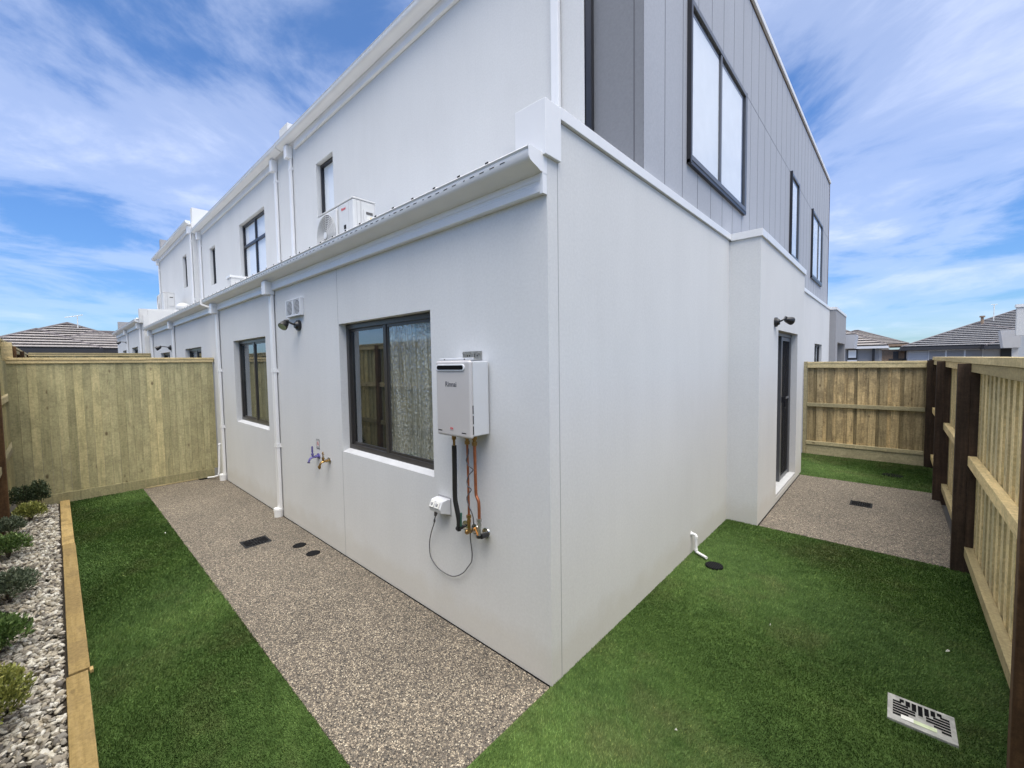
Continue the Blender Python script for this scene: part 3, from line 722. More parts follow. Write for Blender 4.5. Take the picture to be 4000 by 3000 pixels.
m = MB(); m.box(-.0195, -.0005, -.036, -.0008, 2.645, 2.845); m.box(-.0195, .0005, -.0305, -.0008, 2.745, 2.90); m.build('end_plate', 'white_metal', h1)
downpipe(h1, -4.01, 0, 2.752, 0); downpipe(h1, -6.42, 0, 2.752, 0)
ribroof(h1, -6.66, -.19, -.112, 2.850, A, 2.98, start=.135)
m = MB()
m.box(-.185, .02, -.035, .10, 2.835, 3.112); m.build('parapet_end', 'white_metal', h1, bevel=.002)
m = MB(); m.box(-.185, .0195, .1005, 3.215, 3.056, 3.120)
m.box(-.185, .02, 3.2155, 3.34, 3.0565, 3.1205)
m.box(.0201, .3185, 3.2005, 3.40, 3.046, 3.1195); m.box(.10, .32, 3.4005, 6.065, 3.0455, 3.120)
m.box(-.1, .09, 6.0655, 11.90, 3.016, 3.082); m.build('parapet_cap', 'white_metal', h1, bevel=.002)
m = MB(); m.box(-.2, -.0005, .1, 3.215, 3.045, 3.0555); m.build('cap_shadow_gap', 'seam', h1)
m = MB(); m.prism([(-.325, 2.86), (-.187, 2.86), (-.187, 2.955), (-.325, 3.005)], 1, .0, .004); m.prism([(-.325, 2.86), (-.320, 2.86), (-.320, 3.004), (-.325, 3.004)], 1, .004, .10); m.build('roof_flashing', 'ac_white', h1)
# upper storey
holesU = [(-5.41, -4.83, 3.95, 4.925)]
m = MB(WLy(A)); wall_cells(m, -6.75, -.49, 2.9, 5.62, holesU, .13)
m.build('upper_wall', 'render', h1)
window(h1, WLy(A), -5.41, -4.83, 3.952, 4.923, -.066, mat='black_metal', back='blind', glassm='glass_sky', fw=.035, sash=False, bd=.045)
gutter(h1, -6.64, -.45, A - .17, 5.612, slots='white_plastic', pitch=.10)
fascia(h1, -6.16, -.46, A - .03, 5.41, 5.53)
downpipe(h1, -6.35, A, 5.50, 3.1, cup=False, head_h=.2, straps=(.0, .84)); downpipe(h1, -.755, A, 5.50, 3.1, cup=False, head_h=.2, straps=(.84,))
m = MB(); m.box(-.5, -.4395, A + .0, A + .05, 2.95, 6.0); m.build('corner_trim', 'black_metal', h1)
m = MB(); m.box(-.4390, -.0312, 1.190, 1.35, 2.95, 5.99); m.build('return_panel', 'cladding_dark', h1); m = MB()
m._add([(-.03, 1.1925, 2.95), (-.03, 12.25, 2.95), (-.03, 12.25, 6.363), (-.03, 1.1925, 5.995), (-.5, 1.1925, 2.95), (-.5, 12.25, 2.95), (-.5, 12.25, 6.363), (-.5, 1.1925, 5.995)],
       [(0, 1, 2, 3), (4, 7, 6, 5), (3, 2, 6, 7), (1, 5, 6, 2), (0, 4, 5, 1)])
m.build('cladding', 'cladding', h1)
m = MB(); y = 1.565
WIN = [(2.06, 3.86, 3.52, 4.875), (6.81, 7.54, 3.525, 4.925), (9.25, 10.86, 3.53, 4.925)]
WIN = [((a + 1.763) * 1.0 - 1.763, (b + 1.763) * 1.0 - 1.763, c, d) for a, b, c, d in WIN]
while y < 12.2:
    zs_ = [(2.95, 5.98 + (y - 1.19) * .0333)]
    for a, b, c, d in WIN:
        if a - .01 < y < b + .01: zs_ = [(2.95, c), (d, zs_[0][1])]
    for a, b in zs_: m.box(-.0302, -.0292, y - .004, y + .004, a, b)
    y += .3715
m.box(-.0301, -.0291, 3.90, 12.25, 4.915, 4.922); m.box(-.108, -.100, 1.1885, 1.1905, 2.95, 5.98); m.build('cladding_joints', 'grey_print', h1)
m = MB()
m._add([(.0, 1.17, 5.985), (.0, 12.28, 6.355), (.0, 12.28, 6.42), (.0, 1.17, 6.05), (-.2, 1.17, 5.985), (-.2, 12.28, 6.355), (-.2, 12.28, 6.42), (-.2, 1.17, 6.05)],
       [(0, 1, 2, 3), (4, 7, 6, 5), (3, 2, 6, 7), (1, 5, 6, 2), (0, 4, 5, 1), (0, 3, 7, 4)]); m.build('roof_cap', 'white_metal', h1)
m = MB(); m._add([(-.0295, 1.2, 5.955), (-.0295, 12.25, 6.325), (-.0295, 12.25, 6.353), (-.0295, 1.2, 5.983), (-.027, 1.2, 5.955), (-.027, 12.25, 6.325), (-.027, 12.25, 6.353), (-.027, 1.2, 5.983)], [(0, 1, 2, 3), (4, 7, 6, 5), (3, 2, 6, 7), (1, 5, 6, 2), (0, 4, 5, 1), (0, 3, 7, 4)]); m.build('cap_shadow_gap', 'post_brown', h1)
m = MB(); m.box(-.06, -.02, 12.2501, 12.27, 2.95, 6.36); m.build('far_trim', 'post_brown', h1)
FX = WRx(-.03)
def clad_window(a, b, c, d, splits, back='blind'):
    return window(h1, FX, a, b, c, d, .022, mat='grey_frame', splits=splits, back=back, glassm='glass_sky', fw=.045, proud=.012)
# solid cladding behind: the panes sit in front of a pale blind fixed inside a shallow box frame
for (a, b, c, d), sp_ in zip(WIN, ((2.91,), (), (10.2,))):
    wo = MB(FX); fw = .045
    wo.box(a, b, 0, .03, d - fw, d); wo.box(a, b, 0, .035, c, c + fw)
    wo.box(a, a + .02, .0, .034, c + fw, d - fw); wo.box(b - fw, b, 0, .03, c + fw, d - fw)
    for s_ in sp_: wo.box(s_ - .02, s_ + .02, .001, .026, c + fw, d - fw)
    fr = wo.build('window', 'grey_frame', h1, bevel=.002)
    wo = MB(FX); wo.box(a - .03, a - .0005, .0005, .038, c - .03, d + .012); wo.box(a - .03, b + .012, .0005, .03, c - .034, c - .0005); wo.box(b + .0005, b + .02, .0005, .030, c - .02, d + .01)
    wo.box(a + .02, b - fw, .0005, .008, d - fw - .05, d - fw - .0005); wo.box(b - fw - .07, b - fw - .0005, .0006, .009, c + fw, d - fw); 
    for s_ in sp_: wo.box(s_ + .021, s_ + .028, .0007, .02, c + fw, d - fw)
    wo.build('flashing', 'black_metal', fr)
    g = MB(FX); g.quad((a + .02, .012, c + fw), (b - fw, .012, c + fw), (b - fw, .012, d - fw), (a + .02, .012, d - fw)); g.build('pane', 'glass_sky', fr, recalc=False)
    g = MB(FX); g.quad((a + .02, .004, c + fw), (b - fw, .004, c + fw), (b - fw, .004, d - fw), (a + .02, .004, d - fw)); g.build('blind', 'blind', fr, recalc=False)
    wo = MB(FX); wo.box(a + .03, b - .03, .03, .034, c + .012, c + .03); wo.build('sill', 'grey_frame', fr)
# side door
D = WRx(.3)
m = MB(D); m.box(4.161, 5.529, -.075, -.002, .0625, .10); m.box(4.17, 5.52, -.155, -.0755, .063, .098); m.build('door_step', 'sill_toned_down', h1, bevel=.003)
dm = MB(D); dm.box(4.162, 5.528, -.14, -.075, 2.075, 2.124); dm.box(4.162, 4.21, -.14, -.076, .1002, 2.074); dm.box(5.48, 5.528, -.14, -.076, .1002, 2.074); dm.box(4.83, 4.88, -.139, -.078, .1004, 2.073)
dr = dm.build('sliding_door', 'grey_frame', h1, bevel=.003)
m = MB(D); 
for a, b, wv in ((4.885, 5.475, -.082),):
    m.box(a, a + .035, wv - .02, wv, .105, 2.07); m.box(b - .035, b, wv - .02, wv, .105, 2.07); m.box(a + .0351, b - .0351, wv - .019, wv - .001, .106, .15); m.box(a + .0351, b - .0351, wv - .019, wv - .001, 2.02, 2.069); m.box(a + .0351, b - .0351, wv - .018, wv - .002, 1.205, 1.235)
m.build('screen_door', 'grey_frame', dr)
m = MB(D); m.quad((4.92, -.092, .15), (5.44, -.092, .15), (5.44, -.092, 2.02), (4.92, -.092, 2.02)); m.build('flyscreen', 'flyscreen', dr, recalc=False)
m = MB(D); m.quad((4.21, -.12, .10), (5.48, -.12, .10), (5.48, -.12, 2.075), (4.21, -.12, 2.075)); m.build('pane', 'glass_dark', dr, recalc=False)
m = MB(D); m.box(4.885, 4.91, -.082, -.05, 1.18, 1.26); m.box(4.893, 4.903, -.05, -.03, 1.12, 1.27); m.build('handle', 'black_metal', dr, bevel=.003)
m = MB(D); m.box(4.2, 5.5, -.8, -.6, 0, 2.2); m.box(4.05, 4.16, -.8, -.17, 0, 2.2); m.box(5.53, 5.6, -.8, -.17, 0, 2.2); m.box(4.16, 5.53, -.8, -.17, 2.13, 2.2); m.box(4.16, 5.53, -.6, -.17, .0, .06); m.build('dark_room', 'room', dr)
window(h1, WRx(.07), 9.25, 10.45, 1.0, 2.09, -.05, mat='black_metal', splits=(9.9,), back='curtain', glassm='glass', fw=.04)
# porch block at the far end
m = MB(); m.box(.0705, .203, 11.9005, 12.38, -.1, 3.02); m.box(.0, .203, 14.6, 14.85, -.1, 3.02); m.box(.0, .203, 12.3801, 14.5999, 2.19, 3.02); m.box(-.9, -.7, 12, 15, -.1, 3.02); m.build('porch_wall', 'porch_grey', h1)
m = MB(); m.box(-.2, .218, 11.885, 14.865, 3.0205, 3.09); m.build('parapet_cap', 'white_metal', h1, bevel=.002)
m = MB(); m.prism([(.05, 2.06), (.40, 2.06), (.445, 2.49), (.05, 2.49)], 1, 15.0, 16.2); m.build('porch_canopy', 'weatherboard', h1)
# party parapets
m = MB(); m.box(-6.88, -6.665, .25, A, 2.9, 3.24); m.build('party_parapet', 'render', h1); m = MB(); m.box(-7.0, -6.62, A + .05, 3.6, 5.3, 6.05); m.build('party_parapet', 'render', h1)
m = MB(); m.box(-6.895, -6.65, .235, A - .001, 3.2405, 3.275); m.build('party_cap', 'white_metal', h1)
# closing body so no light leaks through
m = MB(); m.box(-6.6, -1.0, 2.2, 11, .1, 2.85); m.box(-6.6, -.6, 2.5, 12, 3.1, 5.9); m.build('core', 'room', h1)
m = MB(); m.quad((-6.75, A - .12, 5.60), (-.03, A - .12, 5.60), (-.03, 12.25, 6.34), (-6.75, 12.25, 6.34)); m.build('upper_roof', 'roof_metal', h1, recalc=False)

# ------------------------------------------------------------------ unit 2
h2 = thing('town_house', 'second rendered town house along the row, with a four-pane upper window', 'house', (-6.76, 0, 0))
m = MB(WL); wall_cells(m, -13.45, -6.752, -.12, 2.93, [(-9.01, -7.675, .985, 2.143), (-11.83, -10.64, .3, 2.135)], .13); m.build('wall', 'render', h2)
window(h2, WL, -9.01, -7.675, .99, 2.141, -.066, splits=(-8.38,), back='curtain', fw=.042, screens=(0,))
window(h2, WL, -11.83, -10.64, .3, 2.133, -.066, splits=(-11.2,), back='curtain', fw=.042)
gutter(h2, -13.30, -6.86, -.15, 2.835); fascia(h2, -9.89, -6.80, -.03, 2.648, 2.753); fascia(h2, -12.74, -10.05, -.03, 2.648, 2.753)
downpipe(h2, -9.98, 0, 2.75, 0); downpipe(h2, -12.83, 0, 2.75, 0)
ribroof(h2, -13.3, -6.9, -.112, 2.846, A, 2.98, start=.1)
m = MB(WLy(A)); wall_cells(m, -13.4, -6.752, 2.9, 5.62, [(-9.45, -7.81, 3.35, 4.908), (-12.07, -11.53, 3.93, 4.90)], .13); m.build('upper_wall', 'render', h2)
window(h2, WLy(A), -9.45, -7.81, 3.352, 4.906, -.066, mat='black_metal', splits=(-8.62,), trans=4.43, back='blind', glassm='glass_sky', fw=.045, sash=False, bd=.045)
window(h2, WLy(A), -12.07, -11.53, 3.932, 4.898, -.066, mat='black_metal', back='blind', glassm='glass_sky', fw=.035, sash=False, bd=.045)
gutter(h2, -13.22, -6.655, A - .17, 5.607, slots='white_plastic', pitch=.10); fascia(h2, -12.75, -7.13, A - .03, 5.41, 5.525)
downpipe(h2, -7.06, A, 5.50, 3.1, cup=False, head_h=.2, straps=(.0, .84)); downpipe(h2, -12.93, A, 5.50, 3.1, cup=False, head_h=.2, straps=(.84,))
m = MB(); m.box(-13.75, -13.45, .0, A, 2.7, 3.33)
m.prism([(-.16, 3.0), (A, 3.0), (A, 3.42), (-.16, 3.37)], 0, -13.76, -13.56); m.build('party_parapet', 'render', h2); m = MB(); m.box(-14.02, -13.82, A + .0, 3.4, 5.3, 6.42); m.build('party_parapet', 'render', h2)
m = MB(); m.quad((-13.5, A - .12, 5.60), (-6.75, A - .12, 5.60), (-6.75, 12.25, 6.30), (-13.5, 12.25, 6.30)); m.build('upper_roof', 'roof_metal', h2, recalc=False)

# ------------------------------------------------------------------ unit 3 (a step up and forward)
h3 = thing('town_house', 'farthest rendered town house in the row, stepped up at its end', 'house', (-13.6, 0, .26))
dy, dz = -.10, .262; B3 = A + dy
m = MB(WLy(dy)); wall_cells(m, -20.4, -13.461, -.12, 2.93 + dz, [(-16.2, -14.85, 1.25, 2.41), (-18.75, -17.7, .5, 2.40)], .13); m.build('wall', 'render', h3)
window(h3, WLy(dy), -16.2, -14.85, 1.25, 2.40, -.066, splits=(-15.5,), back='curtain', fw=.042)
window(h3, WLy(dy), -18.75, -17.7, .5, 2.39, -.066, splits=(-18.2,), back='curtain', fw=.042)
gutter(h3, -20.4, -13.80, -.15 + dy, 2.84 + dz, slots=False); fascia(h3, -16.9, -13.9, -.03 + dy, 2.65 + dz, 2.755 + dz); fascia(h3, -20.3, -17.08, -.03 + dy, 2.65 + dz, 2.755 + dz)
downpipe(h3, -13.96, dy, 2.75 + dz, 0.2); downpipe(h3, -16.98, dy, 2.75 + dz, .2)
ribroof(h3, -20.3, -13.8, -.112 + dy, 2.850 + dz, B3, 3.0 + dz)
m = MB(WLy(B3)); wall_cells(m, -18.9, -13.405, 2.9, 5.62 + dz, [(-14.85, -14.3, 4.2, 5.16)], .13); m.build('upper_wall', 'render', h3)
window(h3, WLy(B3), -14.85, -14.3, 4.2, 5.158, -.066, mat='black_metal', back='blind', glassm='glass_sky', fw=.035, sash=False, bd=.045)
gutter(h3, -19.3, -13.30, B3 - .17, 5.607 + dz, slots='white_plastic', pitch=.10); fascia(h3, -18.7, -13.6, B3 - .03, 5.41 + dz, 5.525 + dz)
downpipe(h3, -13.50, B3, 5.50 + dz, 3.2, cup=False, head_h=.2, straps=(.2, .84)); downpipe(h3, -18.8, B3, 5.50 + dz, 3.2, cup=False, head_h=.2, straps=(.84,))
m = MB(); m.box(-20.6, -20.4, -.05, A, 2.7, 3.55); m.build('party_parapet', 'porch_grey', h3); m = MB(); m.box(-19.3, -19.1, B3 + .1, 3, 5.3, 6.6); m.build('party_parapet', 'porch_grey', h3)
m = MB(); m.quad((-19.2, B3 - .12, 5.60 + dz), (-13.5, B3 - .12, 5.60 + dz), (-13.5, 12.25, 6.6), (-19.2, 12.25, 6.6)); m.build('upper_roof', 'roof_metal', h3, recalc=False)

# ------------------------------------------------------------------ things on the garden wall
# water heater
wh = thing('water_heater', 'white gas hot water unit hung on the wall right of the window', 'water heater', (-.6, 0, 1.34))
m = MB(); m.box(-.748, -.4455, -.138, -.012, 1.352, 1.792); m.build('casing', 'heater_side', wh, bevel=.006)
m = MB(); m.box(-.757, -.4395, -.166, -.1385, 1.341, 1.796); m.build('front_cover', 'heater_white', wh, bevel=.014, seg=4)
m = MB(); m.box(-.752, -.444, -.1384, -.128, 1.797, 1.812); m.build('top_flange', 'heater_side', wh, bevel=.003)
m = MB(); m.box(-.705, -.695, -.1395, -.1385, 1.801, 1.807); m.box(-.52, -.51, -.1395, -.1385, 1.801, 1.807)
for z in (1.488, 1.428, 1.367): m.box(-.4575, -.4385, -.150, -.144, z, z + .048)
m.box(-.742, -.703, -.1668, -.160, 1.368, 1.3735); m.box(-.520, -.482, -.1668, -.160, 1.368, 1.3735); m.build('vent_slots', 'dark', wh)
def slot(cx, cz, hw, hh, y0, y1, n=8):
    pr = [(cx + hw + hh * math.cos(a), cz + hh * math.sin(a)) for a in [R(-90 + 180 * i / n) for i in range(n + 1)]] + [(cx - hw + hh * math.cos(a), cz + hh * math.sin(a)) for a in [R(90 + 180 * i / n) for i in range(n + 1)]]
    q = MB(); q._add([(x, y0, z) for x, z in pr] + [(x, y1, z) for x, z in pr], [tuple(range(len(pr))), tuple(range(2 * len(pr) - 1, len(pr) - 1, -1))] + [(i, (i + 1) % len(pr), len(pr) + (i + 1) % len(pr), len(pr) + i) for i in range(len(pr))]); return q
fl = slot(-.614, 1.756, .112, .0195, -.172, -.160).build('flue_outlet', 'white_plastic', wh, bevel=.002)
slot(-.614, 1.756, .109, .0125, -.1735, -.165).build('flue_opening', 'dark', fl)
text('brand_lettering', 'Rinnai', .043, 'grey_print', wh, Matrix.Translation((-.612, -.1665, 1.655)) @ FY)
text('model_lettering', 'B26', .017, 'red_print', wh, Matrix.Translation((-.612, -.1665, 1.390)) @ FY)
m = MB(); m.box(-.628, -.596, -.1668, -.1655, 1.3785, 1.3795); m.build('small_print', 'grey_print', wh)
m = MB(); m.box(-.68, -.51, -.008, -.001, 1.80, 1.853)
for x in (-.665, -.595, -.53): m.cyl((x, -.001, 1.842), (x, -.02, 1.842), .006, n=8)
m.build('wall_bracket', 'galvanised', wh)
m = MB()
for x in (-.635, -.615, -.545): m.cyl((x, -.0075, 1.826), (x, -.0085, 1.826), .005, n=8)
m.box(-.57, -.565, -.009, -.0078, 1.815, 1.838); m.build('bracket_holes', 'dark', wh)
m = MB(); m.tube([(-.698, -.08, 1.262), (-.699, -.08, 1.09), (-.701, -.08, .93), (-.690, -.08, .875), (-.670, -.08, .80), (-.666, -.08, .75)], .0155, n=14); m.build('insulated_pipe', 'black_plastic', wh, smooth=True)
for pts in ([(-.698, -.08, 1.345), (-.698, -.08, 1.26)],):
    m = MB(); m.tube(pts, .008, smooth=0); m.cyl((-.698, -.08, 1.30), (-.698, -.08, 1.325), .014, n=6); m.build('pipe_union', 'brass', wh)
def fitting(x, zt):
    q = MB(); q.cyl((x, -.08, zt), (x, -.08, zt + .022), .016, n=6); q.cyl((x, -.08, zt + .022), (x, -.08, zt + .036), .011, n=12); q.cyl((x, -.08, zt + .036), (x, -.08, zt + .056), .017, n=6); q.build('pipe_union', 'brass', wh, bevel=.001)
fitting(-.573, 1.285); fitting(-.507, 1.285)
m = MB(); m.tube([(-.573, -.08, 1.29), (-.571, -.08, 1.1), (-.571, -.08, .84)], .0075, smooth=0, n=12); m.build('copper_pipe', 'copper', wh, smooth=True)
m = MB(); m.tube([(-.507, -.08, 1.29), (-.505, -.08, 1.15), (-.503, -.08, 1.0), (-.494, -.08, .97), (-.479, -.08, .94), (-.478, -.08, .84)], .0095, n=12); m.build('copper_pipe', 'copper', wh, smooth=True)
# valves at the wall
def valve(x, xt, zt, mt, hmat=None, hdir=(0, 0, 1)):
    q = MB(); q.cyl((x, -.001, .725), (x, -.006, .725), .034, .032, 22); q.cyl((x, -.006, .725), (x, -.014, .725), .028, .012, 22); q.build('wall_flange', 'chrome', wh, smooth=True)
    q = MB(); q.cyl((x, -.01, .725), (x, -.055, .725), .009, n=12); q.cyl((x, -.035, .725), (x, -.062, .725), .0145, n=8); q.sphere((x, -.07, .727), .0165, nu=12); q.tube([(x, -.072, .727), (xt, -.08, .745), (xt, -.08, zt)], .0105, smooth=2)
    q.cyl((xt, -.08, zt - .02), (xt, -.08, zt), .0155, n=6); q.cyl((xt, -.08, zt - .045), (xt, -.08, zt - .03), .0135, n=8); q.build('valve', mt, wh, smooth=True)
    if hmat:
        q = MB(); c = Vector((x + .018 if hmat == 'orange_handle' else xt + .03, -.088, .745 if hmat == 'orange_handle' else .76)); dd = Vector(hdir); q.tube([c, c + dd * .03, c + dd * .085], [.006, .005, .006], smooth=2, n=8); q.build('lever_handle', hmat, wh, smooth=True)
valve(-.690, -.668, .765, 'black_plastic', 'green_handle', (.05, 0, 1)); valve(-.602, -.572, .845, 'brass'); valve(-.502, -.479, .845, 'galvanised', 'orange_handle', (-.1, -.2, .55))
m = MB(); m.cyl((-.47, -.02, .73), (-.47, -.075, .735), .016, n=10); m.sphere((-.485, -.078, .735), .017, nu=12); m.build('valve_body', 'black_plastic', wh, smooth=True)
m = MB(); m.tube([(-.553, -.088, 1.262), (-.548, -.094, 1.232), (-.573, -.09, 1.188), (-.552, -.09, 1.157), (-.530, -.075, 1.132), (-.552, -.09, 1.10), (-.574, -.088, 1.056), (-.560, -.094, 1.03), (-.550, -.075, 1.005), (-.575, -.09, .958), (-.558, -.092, .91), (-.540, -.08, .857), (-.540, -.07, .80), (-.575, -.05, .74), (-.619, -.03, .69), (-.617, -.025, .618), (-.614, -.022, .57), (-.619, -.022, .52), (-.638, -.02, .49), (-.666, -.02, .456), (-.694, -.02, .422), (-.732, -.02, .391), (-.77, -.02, .368), (-.819, -.02, .348), (-.864, -.02, .343), (-.909, -.02, .344), (-.96, -.02, .35), (-1.001, -.02, .366), (-1.037, -.02, .388), (-1.062, -.02, .418), (-1.069, -.02, .465), (-1.064, -.022, .52), (-1.03, -.03, .60), (-.983, -.04, .675), (-.95, -.055, .728), (-.925, -.06, .775)], .0036, n=7); m.build('power_cord', 'cable', wh, smooth=True)
m = MB(); m.cyl((-.925, -.06, .79), (-.945, -.055, .745), .016, .009, 12); m.cyl((-.975, -.043, .69), (-.962, -.05, .71), .0065, n=10); m.build('plug', 'cable', wh, smooth=True)
# outdoor socket
sk = thing('power_outlet', 'white twin weatherproof power outlet with a cord hanging from it', 'power outlet', (-.90, 0, .77))
m = MB(); m.prism([(-.0005, .755), (-.0005, .865), (-.03, .868), (-.07, .862), (-.092, .815), (-.082, .785), (-.04, .77)], 0, -.968, -.845); m.build('housing', 'white_plastic', sk, bevel=.005)
m = MB(); m.prism([(-.0725, .858), (-.094, .818), (-.098, .821), (-.0765, .861)], 0, -.955, -.912); m.prism([(-.0725, .858), (-.094, .818), (-.098, .821), (-.0765, .861)], 0, -.902, -.859); m.build('switch', 'sticker_white', sk, bevel=.001)
m = MB()
for x in (-.934, -.881):
    m.prism([(-.084, .847), (-.091, .836), (-.0975, .838), (-.0905, .85)], 0, x - .008, x + .008)
m.build('switch_rocker', 'seam', sk); m = MB(); m.box(-.975, -.838, -.003, -.0001, .748, .875); m.build('back_plate', 'seam', sk)

# taps
def tap(x, z, mat, gold, lab, grp):
    t_ = thing('garden_tap', lab, 'tap', (x, 0, z), grp)
    F = lambda X, Y, Z: (x + (X - x) * 1.35, Y * .70, z + (Z - z) * (1.05 if Z > z else .72))
    q = MB(F); q.cyl((x, -.0005, z), (x, -.008, z), .031, .030, 24); q.cyl((x, -.008, z), (x, -.020, z), .027, .012, 24); q.build('wall_flange', 'chrome' if gold else mat, t_, smooth=True)
    q = MB(F); q.tube([(x, -.012, z), (x, -.05, z), (x, -.085, z - .002), (x - .003, -.115, z - .012), (x - .004, -.135, z - .045), (x - .004, -.14, z - .062)], [.0125, .0115, .013, .012, .010, .011], n=14); q.cyl((x, -.035, z), (x, -.052, z), .0165, n=6)
    q.cyl((x, -.085, z), (x, -.088, z + .035), .013, .010, 12); q.cyl((x, -.087, z + .022), (x, -.088, z + .036), .0165, n=6); q.cyl((x, -.0875, z + .036), (x, -.088, z + .058), .009, .006, 10)
    q.build('body', mat, t_, smooth=True)
    q = MB(F)
    if gold: q.cyl((x - .003, -.139, z - .052), (x - .003, -.139, z - .074), .019, .017, 8); q.cyl((x - .003, -.139, z - .0741), (x - .003, -.139, z - .090), .0125, .0115, 12); q.build('hose_nozzle', mat, t_, smooth=True)
    else: q.cyl((x - .004, -.140, z - .062), (x - .004, -.140, z - .070), .017, n=16); q.build('hose_nozzle', 'black_plastic', t_, smooth=True)
    q = MB(F)
    if gold:
        q.cyl((x, -.088, z + .056), (x, -.088, z + .075), .006, .005, 10); q.sphere((x, -.088, z + .083), .009, .5, 1, 1); q.tube([(x - .017, -.088, z + .070), (x, -.088, z + .074), (x + .017, -.088, z + .070)], .0045, n=8, smooth=2)
    else: q.cyl((x, -.088, z + .05), (x, -.088, z + .105), .0115, .0105, 12)
    q.build('handle', mat, t_, smooth=True)
tap(-2.933, .863, 'purple', False, 'purple recycled water tap on the wall below the small sign', 'taps on the garden wall')
tap(-2.687, .856, 'brass', True, 'brass garden tap right of the purple one', 'taps on the garden wall')
sg = thing('warning_sign', 'small white sign with a red crossed circle above the purple tap', 'sign', (-2.935, 0, .99))
m = MB(); m.box(-2.969, -2.903, -.0028, -.0005, .944, 1.035); m.build('sign_plate', 'pvc', sg, bevel=.001)
m = MB(); m.box(-2.971, -2.901, -.0034, -.0028, .942, .9475); m.box(-2.9715, -2.9655, -.0034, -.0027, .942, 1.037); m.box(-2.9065, -2.9005, -.0034, -.0027, .942, 1.037); m.box(-2.971, -2.901, -.0034, -.0027, 1.0315, 1.037)
m.box(-2.955, -2.917, -.0034, -.0028, 1.018, 1.024); m.box(-2.955, -2.917, -.0034, -.0028, .957, .963); m.build('printed_border', 'grey_print', sg)
m = MB()
for k in range(20):
    a = 2 * math.pi * k / 20; b_ = 2 * math.pi * (k + 1) / 20
    m.quad(*[(-2.936 + r_ * math.cos(q_), -.0036, .992 + r_ * math.sin(q_)) for r_, q_ in ((.0155, a), (.0205, a), (.0205, b_), (.0155, b_))])
m.quad((-2.949, -.0037, 1.003), (-2.946, -.0037, 1.006), (-2.923, -.0037, .981), (-2.926, -.0037, .978)); m.build('crossed_circle', 'red_print', sg, recalc=False)
m = MB(); m.box(-2.962, -2.910, -.0033, -.0027, .951, .953); m.quad((-2.944, -.0035, .982), (-2.928, -.0035, .982), (-2.931, -.0035, 1.001), (-2.941, -.0035, 1.001)); m.build('glass_symbol', 'grey_print', sg, recalc=False)

# vents
def vent(x0, x1, lab):
    v = thing('wall_vent', lab, 'vent', ((x0 + x1) / 2, 0, 2.30), 'white louvred vents under the eaves')
    z0, z1 = 2.303, 2.483; cx = (x0 + x1) / 2
    m = MB(); f = .013
    m.box(x0, x1, -.040, -.0005, z0, z0 + f); m.box(x0, x1, -.040, -.0005, z1 - f, z1); m.box(x0, x0 + f, -.0395, -.0005, z0 + f, z1 - f); m.box(x1 - f, x1, -.0395, -.0005, z0 + f, z1 - f); m.build('frame', 'white_plastic', v, bevel=.002)
    m = MB(); n = 12; hh = (z1 - z0 - 2 * f) / n
    for i in range(n): m.box(x0 + f, x1 - f, -.039, -.0310, z0 + f + hh * i + hh * .1, z0 + f + hh * (i + .47))
    m.build('louvres', 'white_plastic', v)
    m = MB(); m.cyl((cx, -.0301, (z0 + z1) / 2), (cx, -.0309, (z0 + z1) / 2), .072, n=28); m.build('duct_opening', 'dark', v)
    m = MB(); m.box(x0 + f, x1 - f, -.0300, -.001, z0 + f, z1 - f); m.build('back_plate', 'white_plastic', v)
vent(-3.545, -3.352, 'left one of the paired white louvred vents above the floodlight'); vent(-3.349, -3.157, 'right one of the paired white louvred vents above the floodlight')

# floodlights
def floodlight(lab, loc, right=False, head=(-.05, -.12, -.005), aim=(-.25, -.35, -.9)):
    f_ = thing('floodlight', lab, 'floodlight', loc, 'black outdoor floodlights')
    x, y, z = loc
    Q = (lambda a, b, c: (x + a, y + b, z + c)) if not right else (lambda a, b, c: (x - b, y + a, z + c))
    q = MB(); q.cyl(Q(0, -.0005, 0), Q(0, -.026, 0), .056, .054, 26); q.cyl(Q(0, -.026, 0), Q(0, -.05, 0), .044, .03, 22); q.build('base', 'black_plastic', f_, smooth=True)
    q = MB(); q.tube([Q(0, -.045, .005), Q(-.01, -.08, .018), Q(head[0] * .55, head[1] * .85, head[2] + .03)], .0095, n=10); q.sphere(Q(head[0] * .55, head[1] * .85, head[2] + .03), .016, nu=12); q.build('arm', 'black_plastic', f_, smooth=True)
    h = Vector(Q(*head)); am = Vector(aim).normalized(); am = Vector((-am.y, am.x, am.z)) if right else am
    q = MB(); q.tube([h - am * .05, h - am * .035, h, h + am * .035, h + am * .048], [.016, .028, .038, .046, .046], n=20, smooth=0); q.build('lamp_head', 'black_plastic', f_, smooth=True)
    q = MB(); q.cyl(h + am * .0482, h + am * .0495, .040, n=22); q.build('lens', 'reflector', f_)
    return f_
floodlight('black floodlight with a clear round lens just under the paired vents', (-3.285, 0, 2.205), head=(-.055, -.125, .012), aim=(.30, -.55, -.60))
floodlight('black floodlight on the second house, above a window behind the cross fence', (-10.45, 0, 2.22), head=(-.12, -.20, .0), aim=(-.3, -.8, -.45))
floodlight('small distant black floodlight on the farthest house', (-17.2, dy, 2.62), head=(-.12, -.20, .0), aim=(-.3, -.8, -.45))
floodlight('black floodlight above the sliding door on the side wall', (.3, 3.95, 2.205), right=True, head=(.09, -.12, .02), aim=(.75, -.55, -.2))

